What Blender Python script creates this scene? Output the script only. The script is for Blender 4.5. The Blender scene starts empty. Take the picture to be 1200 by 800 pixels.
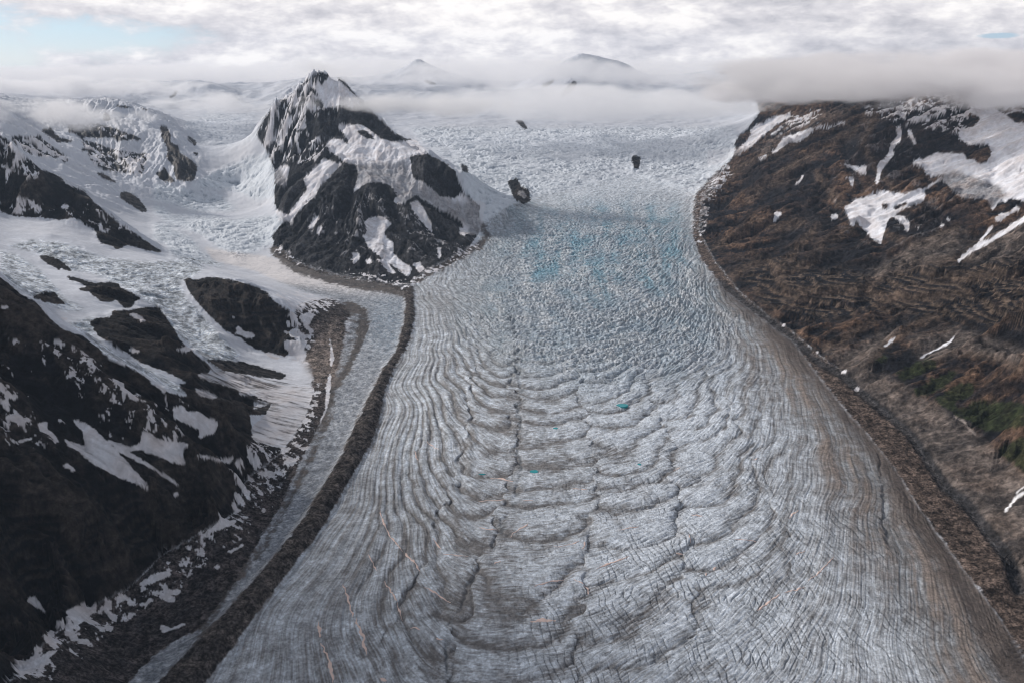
import bpy, math, time
import numpy as np
T0 = time.time()
F = np.float32
from concurrent.futures import ThreadPoolExecutor
POOL = ThreadPoolExecutor(4)
R = math.radians
# ------------------------------------------------------------------ camera
CAM_Z, PITCH, FPX = 1200.0, R(17.6), 1039.0      # height above the lower glacier, tilt down, focal length in photo pixels
CP, SP = math.cos(PITCH), math.sin(PITCH)
HAZE_D = 0.8e-5                                   # scattering per metre of air
NR, NC = 1700, 1700                               # terrain sheet resolution

# ------------------------------------------------------------------ noise
rs = np.random.RandomState(7)
_ang = rs.rand(65536) * 2 * np.pi
_GX, _GY = np.cos(_ang).astype(F), np.sin(_ang).astype(F)
_RV = rs.rand(65536).astype(F)

def _hash(ix, iy, seed):
    h = (ix * 73856093) ^ (iy * 19349663) ^ (seed * 83492791)
    h ^= h >> 13
    h *= 1274126177
    h ^= h >> 16
    return h & 65535

def perlin(x, y, seed=0):
    x = np.asarray(x, F); y = np.asarray(y, F)
    if x.shape != y.shape: x, y = np.broadcast_arrays(x, y)
    if x.size < 100000: return _perlin(x, y, seed)
    sh = x.shape; xf = x.reshape(-1); yf = y.reshape(-1); out = np.empty(xf.shape, F)
    def job(i):
        out[i:i + 60000] = _perlin(xf[i:i + 60000], yf[i:i + 60000], seed)
    list(POOL.map(job, range(0, xf.size, 60000)))
    return out.reshape(sh)

def _perlin(x, y, seed=0):
    """gradient noise, about -1..1"""
    x = np.asarray(x, F); y = np.asarray(y, F)
    fx0 = np.floor(x); fy0 = np.floor(y)
    ix = fx0.astype(np.int32); iy = fy0.astype(np.int32)
    fx = x - fx0; fy = y - fy0
    u = fx * fx * fx * (fx * (fx * 6 - 15) + 10)
    v = fy * fy * fy * (fy * (fy * 6 - 15) + 10)
    seed = np.int32(seed)
    def g(dx, dy):
        h = _hash(ix + dx, iy + dy, seed)
        return _GX[h] * (fx - dx) + _GY[h] * (fy - dy)
    a = g(0, 0); b = g(1, 0); c = g(0, 1); d = g(1, 1)
    a += (b - a) * u
    c += (d - c) * u
    return (a + (c - a) * v) * 1.5

def fbm(x, y, oct=4, seed=0, gain=0.5, lac=2.03):
    s = 0; a = 1; n = 0
    for o in range(oct):
        s = s + a * perlin(x, y, seed + o * 17)
        n += a; a *= gain; x = x * lac + 3.7; y = y * lac - 1.3
    return s / n

def ridged(x, y, oct=4, seed=0, gain=0.5):
    s = 0; a = 1; n = 0
    for o in range(oct):
        s = s + a * (1 - np.abs(perlin(x, y, seed + o * 17)) * 2)
        n += a; a *= gain; x = x * 2.03 + 3.7; y = y * 2.03 - 1.3
    return s / n

def sst(a, b, x):
    t = np.clip((x - a) / (b - a), 0, 1)
    return t * t * (3 - 2 * t)

def mix(a, b, t):
    return a + (b - a) * t

# ------------------------------------------------------------------ picture <-> place
def zg_raw(y):
    return np.interp(y, [0, 1500, 3200, 5000, 6300, 7300, 8200, 9200, 10500, 12000, 14000, 17000, 22000, 40000],
                        [0, 0, 30, 62, 118, 200, 290, 365, 440, 525, 600, 640, 640, 600])
_yy = np.arange(0, 40001, 50.0)
_zz = zg_raw(_yy)
_k = np.hanning(13); _k /= _k.sum()
_zz = np.convolve(np.pad(_zz, 6, mode='edge'), _k, mode='valid')
def zg(y):
    """height of the glacier's surface along the valley"""
    return np.interp(y, _yy, _zz)

def at(px, py, y):
    """the point at valley distance y that is seen at photo position (px, py)"""
    u = (px - 600) / FPX; v = (400 - py) / FPX
    k = y / (CP + v * SP)
    return u * k, y, CAM_Z + k * (-SP + v * CP)

def on_ice(px, py):
    """the point of the glacier's surface seen at (px, py)"""
    lo, hi = 900.0, 30000.0
    v = (400 - py) / FPX
    ys = np.geomspace(lo, hi, 3000)
    z = CAM_Z + ys / (CP + v * SP) * (-SP + v * CP)
    d = z - zg(ys)
    i = np.argmax(d < 0) if (d < 0).any() else len(ys) - 1
    y = ys[i]
    return at(px, py, y)[:2] + (float(zg(y)),)

def project(x, y, z):
    dz = z - CAM_Z
    depth = y * CP - dz * SP
    up = y * SP + dz * CP
    return 600 + FPX * x / depth, 400 - FPX * up / depth

# ------------------------------------------------------------------ outlines, drawn as photo positions
def poly(lst, ox=0, oy=0, s=1.0):
    a = np.array(lst, float)
    a[:, 0] = ox + a[:, 0] / s; a[:, 1] = oy + a[:, 1] / s
    return a
A = lambda *p: poly(p, 0, 0, 3.0)
B = lambda *p: poly(p, 300, 50, 2.6675)
D = lambda *p: poly(p, 800, 80, 2.6675)
E = lambda *p: poly(p, 0, 240, 2.6675)
FF = lambda *p: poly(p, 0, 500, 2.6675)
G = lambda *p: poly(p, 250, 300, 2.6675)
H = lambda *p: poly(p, 800, 360, 2.6675)
P = lambda *p: poly(p)
Z1 = lambda *p: poly(p, 0, 100, 5.335)
Z2 = lambda *p: poly(p, 180, 100, 5.335)
Z3 = lambda *p: poly(p, 180, 230, 5.335)
Z4 = lambda *p: poly(p, 0, 230, 5.335)
Z5 = lambda *p: poly(p, 840, 120, 5.335)
W_, H_, PAD = 1200, 800, 60

def fill(layer, pg, val=1.0):
    x0, y0 = np.floor(pg.min(0)).astype(int) - 1; x1, y1 = np.ceil(pg.max(0)).astype(int) + 1
    x0 = max(x0, -PAD); y0 = max(y0, -PAD); x1 = min(x1, W_ + PAD); y1 = min(y1, H_ + PAD)
    if x1 <= x0 or y1 <= y0: return
    X, Y = np.meshgrid(np.arange(x0, x1) + .5, np.arange(y0, y1) + .5)
    ins = np.zeros(X.shape, bool)
    q = np.roll(pg, -1, 0)
    for (ax, ay), (bx, by) in zip(pg, q):
        if ay == by: continue
        ins ^= ((ay > Y) != (by > Y)) & (X < (bx - ax) * (Y - ay) / (by - ay) + ax)
    sub = layer[y0 + PAD:y1 + PAD, x0 + PAD:x1 + PAD]
    sub[ins] = val

def stroke(layer, ln, w, val=1.0, w2=None):
    w2 = w if w2 is None else w2
    n = len(ln) - 1
    for i in range(n):
        a, b = ln[i], ln[i + 1]
        wa = w + (w2 - w) * i / n; wb = w + (w2 - w) * (i + 1) / n; m = max(wa, wb) + 2
        x0 = int(max(min(a[0], b[0]) - m, -PAD)); x1 = int(min(max(a[0], b[0]) + m, W_ + PAD))
        y0 = int(max(min(a[1], b[1]) - m, -PAD)); y1 = int(min(max(a[1], b[1]) + m, H_ + PAD))
        if x1 <= x0 or y1 <= y0: continue
        X, Y = np.meshgrid(np.arange(x0, x1) + .5, np.arange(y0, y1) + .5)
        d = b - a; L = (d ** 2).sum() + 1e-9
        t = np.clip(((X - a[0]) * d[0] + (Y - a[1]) * d[1]) / L, 0, 1)
        dist = np.hypot(X - a[0] - t * d[0], Y - a[1] - t * d[1])
        cov = np.clip(wa + (wb - wa) * t - dist + .5, 0, 1)
        sub = layer[y0 + PAD:y1 + PAD, x0 + PAD:x1 + PAD]
        sub[...] = np.maximum(sub, cov * val) if val > 0 else sub * (1 - cov)

def layer(): return np.zeros((H_ + 2 * PAD, W_ + 2 * PAD), F)

def blur(a, r):
    for _ in range(2):
        for ax in (0, 1):
            k = 2 * r + 1
            p = np.pad(a, [(r + 1, r) if i == ax else (0, 0) for i in (0, 1)], mode='edge')
            c = np.cumsum(p, ax, dtype=np.float64)
            a = ((np.take(c, range(k, c.shape[ax]), ax) - np.take(c, range(0, c.shape[ax] - k), ax)) / k).astype(F)
    return a

def look(lay, px, py, nearest=False):
    x = np.clip(px + PAD - .5, 0, lay.shape[1] - 1.001); y = np.clip(py + PAD - .5, 0, lay.shape[0] - 1.001)
    if nearest:
        return lay[np.rint(y).astype(np.int32), np.rint(x).astype(np.int32)]
    ix = x.astype(np.int32); iy = y.astype(np.int32)
    fx = (x - ix).astype(F); fy = (y - iy).astype(F)
    a = lay[iy, ix] * (1 - fx) + lay[iy, ix + 1] * fx
    b = lay[iy + 1, ix] * (1 - fx) + lay[iy + 1, ix + 1] * fx
    return a * (1 - fy) + b * fy

# margins of the two glaciers
MOR_L = [(474,336),(475,356),(474,375),(464,412),(449,431),(437,454),(419,491),(400,533),(375,575),(352,612),(322,650),(300,676),(270,710),(225,759),(184,800),(120,860),(-40,1000)]
MOR_R = [(484,334),(486,368),(484,386),(475,409),(464,427),(452,454),(445,487),(434,521),(411,559),(400,578),(375,622),(337,670),(300,718),(274,755),(240,800),(190,860),(60,1000)]
ICE_R = [(815,228),(812,250),(812,275),(822,305),(850,340),(895,375),(930,400),(961,442),(987,475),(1014,505),(1035,530),(1050,550),(1075,590),(1110,640),(1140,680),(1175,728),(1210,785),(1262,862)]
TROUGH = [(858,185),(835,215),(822,240),(820,272),(838,306),(865,340),(900,370),(925,385),(960,415),(985,432),(1012,460),(1044,487),(1070,510),(1085,536),(1108,570),(1138,600),(1160,630),(1186,665),(1205,700),(1262,790)]
CREST = [(1021,429),(1070,457),(1119,487),(1149,510),(1179,536),(1200,553),(1260,610)]
TRIB_L = [(250,305),(300,318),(350,340),(392,350),(405,358),(412,372),(405,400),(392,440),(385,470),(367,512),(350,545),(330,590),(300,640),(270,690),(235,735),(190,760),(150,800),(110,860),(-90,1000)]
LEFT_FOOT = [(350,388),(354,402),(368,440),(362,480),(345,510),(330,530),(290,560),(275,600),(235,625),(190,650),(150,690),(100,715),(60,745),(25,785),(-30,830)]
main_pg = P(*([(600,240),(640,228),(745,205)] + ICE_R + [(1400,1000),(100,1000)] + MOR_R[::-1] + [(500,322),(535,305),(560,288),(566,262)]))
mor_pg = P(*(MOR_L + MOR_R[::-1]))
rdeb_pg = P(*(ICE_R + TROUGH[::-1]))
rmt_pg = P(*(TROUGH + [(1260,-60),(880,-60),(880,100),(890,132),(866,165)]))
trib_pg = P(*(TRIB_L + MOR_L[::-1] + [(460,330),(430,325),(390,318),(345,308),(310,300),(270,295),(240,290)]))
ldeb_pg = P(*([(345,372),(350,358),(370,352)] + TRIB_L[3:] + [(0,870),(-60,870)] + LEFT_FOOT[::-1]))
cen_pg = P(*([tuple(v) for v in B((0,290),(20,250),(60,185),(100,170),(150,125),(190,92),(235,98),(270,113),(330,185),(400,250),(430,280),(470,300),(500,305),(540,350),(590,375),(620,400),(650,470),(700,510),(700,590),(660,650),(600,700),(500,740),(460,780),(400,755),(300,740),(200,720),(130,700),(60,660),(50,600),(90,560),(60,510),(60,400),(30,330))]))
NAMES = ['snowfield', 'main_glacier', 'medial_moraine', 'tributary_glacier', 'lateral_moraine', 'right_mountain', 'central_mountain', 'left_mountain', 'left_moraine', 'rear_mountain']
lab = layer()
left_pg = P((-60,100),(0,158),(50,200),(80,217),(113,240),(148,267),(193,296),(235,305),(290,312),(330,330),(355,370),(356,395),(368,440),(362,480),(345,510),(330,530),(290,560),(275,600),(235,625),(190,650),(150,690),(100,715),(60,745),(25,785),(-60,850))
rear_pg = P((-60,90),(30,120),(130,100),(180,125),(222,150),(236,200),(232,225),(150,248),(100,225),(50,200),(0,158),(-60,140))
for i, pg in ((9, rear_pg), (7, left_pg), (8, ldeb_pg), (3, trib_pg), (1, main_pg), (4, rdeb_pg), (5, rmt_pg), (6, cen_pg), (2, mor_pg)):
    fill(lab, pg, i)

# ------------------------------------------------------------------ relief
ctrl = []
def c(px, py, y): ctrl.append(at(px, py, y))
def ch(px, y, z):                                  # a hidden place: azimuth of px, distance, height
    ctrl.append(((px - 600) / FPX * y, y, z))
def ice(px, py, up=0):
    x, y, z = on_ice(px, py); ctrl.append((x, y, z + up))
for p in ICE_R[:-1:2]: ice(*p)
for p in TROUGH[1:]: ice(*p)
for p in MOR_R[::2]: ice(*p)
for p in TRIB_L[4::2]: ice(*p)
for p in LEFT_FOOT[1:]: ice(*p, 3)
for px, py in [(600,700),(800,700),(1000,700),(600,600),(800,600),(950,600),(500,620),(500,480),(600,500),(700,500),(850,500),(600,420),(700,420),(800,420),(520,360),(620,350),(750,350),(800,320),(600,290),(700,280),(780,270),(620,240),(700,225),(790,220),(560,205),(640,190),(740,185),(820,190),(500,172),(600,165),(700,160),(800,160),(850,150),(450,150),(550,146),(650,143),(750,140),(480,138),(600,133),(700,131),(820,135)]:
    ice(px, py)
# tributary valley
for a in [(300,320,4900),(400,338,4560),(440,352,4330),(250,260,6000),(290,262,5950),(280,220,7200),(240,235,6900),(310,240,6700),(270,190,8200),(300,170,8900),(240,170,8900),(270,150,9700),(230,140,10200),(300,140,10300),(270,128,11500),(215,290,5300),(330,312,5020),(370,325,4800),(430,336,4600),(170,262,5900),(200,275,5600),(225,305,4900)]: c(*a)
# central mountain
for a in [(375,88,7200),(362,93,7210),(400,97,7150),(425,117,7080),(350,108,7250),(322,124,7420),(306,147,7600),(322,178,7350),(345,150,7050),(380,150,6850),(345,190,6700),(335,225,6420),(331,262,5950),(330,290,5450),(345,310,5080),(400,318,4930),(445,325,4820),(474,330,4740),
          (440,150,6850),(468,165,6650),(420,140,6950),(490,178,6400),(515,190,6200),(540,203,6050),(440,190,6250),(400,190,6200),(425,205,6020),(460,208,6050),(500,215,5950),(470,225,5850),(380,222,5850),(440,225,5780),
          (350,250,5750),(365,240,5700),(400,250,5560),(440,265,5420),(380,280,5380),(430,300,5080),(480,290,5180),(480,310,4980),(520,280,5460),(500,250,5700),(530,240,5920),(550,262,5900),(520,300,5180),(553,278,5600),(370,300,5180),(350,285,5400),(360,180,6700),(390,170,6600),(350,215,6300)]: c(*a)
for a in [(375,8200,560),(410,8000,420),(440,7800,380),(470,7400,260),(500,7200,235),(545,6900,190),(350,8100,600),(330,8300,560),(300,8400,420)]: ch(*a)
# right mountain
for a in [(870,160,8900),(900,136,9100),(885,145,9000),(860,185,8200),(900,160,8300),(900,200,7100),(860,215,7200),(900,250,5850),(850,250,6450),(850,290,5600),(900,300,5000),(900,340,4420),(940,135,8700),(950,160,7700),(950,200,6600),(950,250,5650),(950,300,4800),(950,350,4050),(950,390,3680),
          (1000,130,8000),(1000,150,7300),(1000,200,6200),(1000,250,5400),(1000,300,4620),(1000,350,3980),(1000,400,3520),(1050,130,7400),(1050,200,5850),(1050,270,4900),(1050,330,4120),(1050,400,3420),(1100,120,7100),(1100,150,6400),(1100,200,5500),(1100,250,4800),(1100,300,4200),(1100,350,3700),(1100,400,3250),(1100,440,2990),
          (1200,120,6300),(1200,150,5700),(1200,200,4900),(1200,250,4320),(1200,300,3800),(1200,350,3350),(1200,400,2980),(1200,450,2680),(1200,500,2430),(1150,450,2850),(1150,490,2670),(1160,400,3080),(1150,350,3500),(1150,280,4180),(1150,225,4800)]: c(*a)
for px, py in CREST:
    c(px, py, on_ice(px, py)[1] * .95)
for a in [(1260,3000,520),(1260,4000,720),(1260,5000,900),(1260,2300,300),(1260,1900,45),(1280,1600,15),(1380,2500,520),(1380,1500,40),(1000,9000,1000),(1100,8200,1120),(1200,7300,1150),(1260,6500,1120),(930,10500,850),(1000,11500,900),(1200,10000,1050),(1380,7000,1100),(1380,4500,900)]: ch(*a)
# rear ridge, left
for a in [(0,158,5000),(33,187,4950),(60,205,4900),(80,217,4870),(113,240,4830),(130,254,4800),(165,280,4750),(193,297,4700),
          (0,248,4620),(45,256,4580),(86,256,4560),(112,275,4520),(150,287,4600),(0,200,4820),(60,235,4720)]: c(*a)
for a in [(0,5600,560),(60,5500,430),(113,5400,260),(165,5250,150),(-100,5000,900),(-200,4800,1000),(-100,6000,600)]: ch(*a)
# snow basin and the rock steps below it
for a in [(0,275,4200),(60,275,4250),(100,290,4180),(0,300,3850),(50,300,3980),(0,318,3450),(40,330,3500),(130,300,4180),(170,302,4280),(80,325,3650),(60,345,3300),(100,320,3850),(140,335,3750),(100,345,3420),(160,318,3950),
          (215,318,4080),(250,318,4100),(290,335,3850),(330,352,3780),(355,370,3760),(220,330,3900),(250,328,3960),(240,400,3420),(215,370,3560),(290,410,3480),(330,418,3480),(350,395,3560),(350,420,3480),
          (185,362,3560),(215,395,3330),(240,432,3060),(200,345,3750),(170,345,3640),(200,330,3900),(225,350,3700),(255,390,3420),(270,430,3180),(290,450,3080),
          (110,365,3250),(150,385,3130),(190,410,3000),(230,440,2880),(130,405,2880),(160,430,2760),(200,450,2740),(225,462,2740),(300,470,2900),(340,470,2930),(260,480,2720),(320,510,2660),(250,500,2560)]: c(*a)
# front mountain, left
for a in [(0,325,2600),(25,345,2580),(45,353,2560),(60,372,2520),(85,388,2500),(110,405,2480),(145,432,2430),(170,448,2420),(190,455,2440),(225,470,2480),(260,490,2450),
          (0,400,2330),(0,500,2030),(0,600,1800),(0,700,1620),(0,760,1520),(60,450,2230),(60,550,1960),(60,650,1760),(120,470,2240),(120,560,2010),(120,640,1850),(180,520,2180),(180,580,2040),(180,630,1950),(240,540,2200),(240,590,2060),(60,710,1650)]: c(*a)
for a in [(-60,2600,680),(-200,2500,800),(-200,1800,560),(-300,1500,600),(-60,1500,150),(-150,1300,300),(0,3000,400),(60,2950,290),(110,2850,190),(-100,3200,600)]: ch(*a)
# snowy mountain, rear left
for a in [(130,140,7900),(170,146,8000),(100,145,7700),(200,160,7700),(225,180,7500),(232,212,7000),(180,215,6900),(140,212,6900),(80,165,7300),(40,150,7300),(130,180,7350),(160,175,7450),(200,190,7250),(100,195,6900),(70,190,6700),(30,178,6400),(60,160,7300),(140,235,6350),(190,240,6500),(80,208,6200),(120,222,6250),
          (90,130,9000),(125,118,9200),(150,122,9200),(175,133,9100),(110,140,8900),(222,98,13000),(205,106,13000),(245,106,13000),(200,120,12500),(250,122,12500)]: c(*a)
for a in [(130,8500,640),(100,8400,700),(180,8600,560),(0,7000,900),(-150,7000,1000),(0,9000,900),(125,10500,600),(222,14500,800)]: ch(*a)
# summits in the cloud
for a in [(490,72,15800),(460,93,15500),(530,90,15500),(560,116,15000),(680,62,15300),(632,86,15100),(728,74,15400),(760,108,15000),(850,78,16500),(895,98,16300),(800,98,16300),(600,118,15000),(600,112,16500),(345,97,13500),(300,108,13500),(280,118,13000),(1000,88,15000),(760,95,19000),(420,100,17000)]: c(*a)
for px in (-300, 0, 300, 600, 900, 1200, 1500): ch(px, 24000, 600)
ctrl = np.array(ctrl)
_, ui = np.unique(np.round(ctrl[:, :2] / 20), axis=0, return_index=True)
ctrl = ctrl[np.sort(ui)]
exc = ctrl[:, 2] - zg(ctrl[:, 1])
# distances are measured in a space that is stretched with range, so far relief is as coarse as it is seen
def warp(x, y):
    q = 3000 * np.log(np.maximum(y, 300) / 3000)
    return x / y * 3000, q
cx, cy = warp(ctrl[:, 0], ctrl[:, 1])
Dm = np.hypot(cx[:, None] - cx, cy[:, None] - cy)
n = len(cx)
M = np.zeros((n + 3, n + 3)); M[:n, :n] = -Dm + np.eye(n) * -2.0
M[:n, n] = M[n, :n] = 1; M[:n, n + 1] = M[n + 1, :n] = cx / 3000; M[:n, n + 2] = M[n + 2, :n] = cy / 3000
sol = np.linalg.solve(M, np.concatenate([exc, [0, 0, 0]]))
def relief(x, y):
    qx, qy = warp(x, y)
    out = np.zeros(x.shape)
    for i in range(n):
        out -= sol[i] * np.hypot(qx - cx[i], qy - cy[i])
    return out + sol[n] + sol[n + 1] * qx / 3000 + sol[n + 2] * qy / 3000

yr = np.geomspace(1230, 23000, NR)
sc = np.concatenate([np.linspace(-1.2, -.66, 100)[:-1], np.linspace(-.66, .66, NC - 198), np.linspace(.66, 1.2, 100)[1:]])
st = 6
yc = yr[::st] if (NR - 1) % st == 0 else np.append(yr[::st], yr[-1])
scc = sc[::st] if (NC - 1) % st == 0 else np.append(sc[::st], sc[-1])
SC, YC = np.meshgrid(scc, yc)
ec = relief(SC * YC, YC)
fi = np.interp(yr, yc, np.arange(len(yc))); fj = np.interp(sc, scc, np.arange(len(scc)))
def upsample(a):
    i = np.minimum(fi.astype(int), a.shape[0] - 2); t = (fi - i)[:, None]
    a = a[i] * (1 - t) + a[i + 1] * t
    j = np.minimum(fj.astype(int), a.shape[1] - 2); t = (fj - j)[None]
    return a[:, j] * (1 - t) + a[:, j + 1] * t
E0 = upsample(ec)
X = (sc[None] * yr[:, None]); Y = np.repeat(yr[:, None], NC, 1)
ZG = zg(yr)[:, None]
Zb = ZG + E0
X32, Y32 = X.astype(F), Y.astype(F)
print('relief', round(time.time() - T0, 1))
# ------------------------------------------------------------------ what covers the ground where (drawn as photo positions, laid on the relief)
ROCK = layer()
fill(ROCK, cen_pg); fill(ROCK, rmt_pg)
for pg in [
    A((0,475),(40,500),(100,560),(150,600),(200,615),(240,650),(300,675),(340,720),(390,760),(445,800),(500,840),(580,890),(510,880),(450,862),(418,876),(348,852),(335,812),(258,765),(225,775),(135,765),(57,762),(0,745),(-90,740),(-90,440)),
    Z1((60,325),(130,318),(250,320),(300,360),(350,400),(400,440),(435,475),(400,480),(370,455),(290,455),(200,440),(150,410),(100,370)),
    Z1((405,285),(440,265),(500,255),(540,270),(600,240),(640,265),(650,290),(700,300),(760,290),(850,315),(850,340),(790,345),(740,350),(690,320),(620,330),(560,325),(500,330),(470,300)),
    Z1((590,250),(640,215),(655,165),(690,190),(690,225),(640,225),(600,245)),
    Z1((255,285),(320,260),(340,300),(380,330),(470,345),(430,360),(360,360),(310,320)),
    Z1((500,395),(530,395),(540,410),(515,415)),
    Z1((545,440),(600,480),(650,510),(690,490),(740,505),(765,530),(740,545),(690,535),(650,530),(590,495)),
    Z1((860,500),(900,505),(900,540),(875,550),(855,520)), Z1((700,410),(760,415),(830,435),(920,430),(900,450),(820,450),(740,430)),
    Z1((1010,255),(1040,290),(1066,330),(1066,300),(1040,260)),
    Z1((590,535),(650,555),(710,590),(745,625),(700,605),(640,580)),
    Z1((755,665),(810,670),(870,710),(915,775),(920,800),(880,790),(800,740),(745,700)),
    Z2((90,455),(110,360),(150,375),(170,430),(220,455),(270,500),(275,515),(260,580),(240,605),(150,595),(120,540),(130,510),(95,480)),
    Z2((10,550),(60,530),(60,505),(100,560),(140,600),(120,610),(60,600),(30,575)),
    Z2((200,310),(245,330),(275,365),(255,380),(225,345)), Z2((235,420),(290,425),(260,445)), Z2((50,250),(80,290),(110,340),(80,310)),
    Z2((95,85),(120,50),(160,20),(150,50),(110,85)),
    Z1((870,130),(920,150),(960,165),(900,160)), Z1((700,120),(790,130),(860,140),(760,145)),
    # steps under the snow basin
    Z4((240,370),(330,375),(400,420),(460,470),(430,470),(370,440),(385,475),(350,450),(290,420)),
    Z4((405,500),(470,505),(520,525),(600,545),(690,535),(735,545),(760,575),(820,600),(890,645),(850,650),(830,690),(790,700),(760,680),(720,640),(700,665),(620,650),(560,600),(495,590),(500,570),(540,570),(510,540),(450,530)),
    Z4((200,630),(270,600),(340,600),(375,640),(415,680),(350,675),(260,655)),
    E((280,365),(300,355),(350,350),(350,332),(400,330),(440,322),(495,318),(540,380),(570,430),(630,480),(660,510),(640,545),(600,560),(560,540),(540,530),(500,515),(470,505),(430,485),(400,465),(370,450),(340,430),(310,410),(290,385)),
    E((575,235),(590,228),(610,236),(640,228),(680,228),(730,235),(780,250),(830,270),(870,310),(910,335),(940,380),(900,395),(930,430),(890,475),(830,460),(800,450),(740,410),(700,390),(650,340),(620,310),(590,270)),
    E((-80,200),(0,225),(60,275),(110,300),(150,350),(200,390),(260,410),(310,450),(350,490),(420,510),(480,560),(540,590),(600,600),(610,560),(700,600),(720,640),(780,660),(790,700),(800,740),(880,760),(860,900),(0,1600),(-90,1600)),
    E((700,530),(780,540),(850,590),(860,620),(800,610),(740,560)), E((560,560),(640,545),(800,590),(790,640),(850,620),(830,655),(720,660),(600,620)), E((640,480),(760,490),(900,530),(880,545),(700,520)),
    Z1((500,330),(700,400),(800,420),(930,430),(880,560),(760,545),(640,520),(570,460)), Z1((1000,250),(1066,300),(1066,470),(1040,460),(1050,400),(1010,330)), Z1((400,250),(560,235),(660,250),(860,320),(900,350),(700,330),(520,300)),
    ]: fill(ROCK, pg)
fill(ROCK, ldeb_pg, 0)
SNOW = layer(); SNOW2 = layer()
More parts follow.
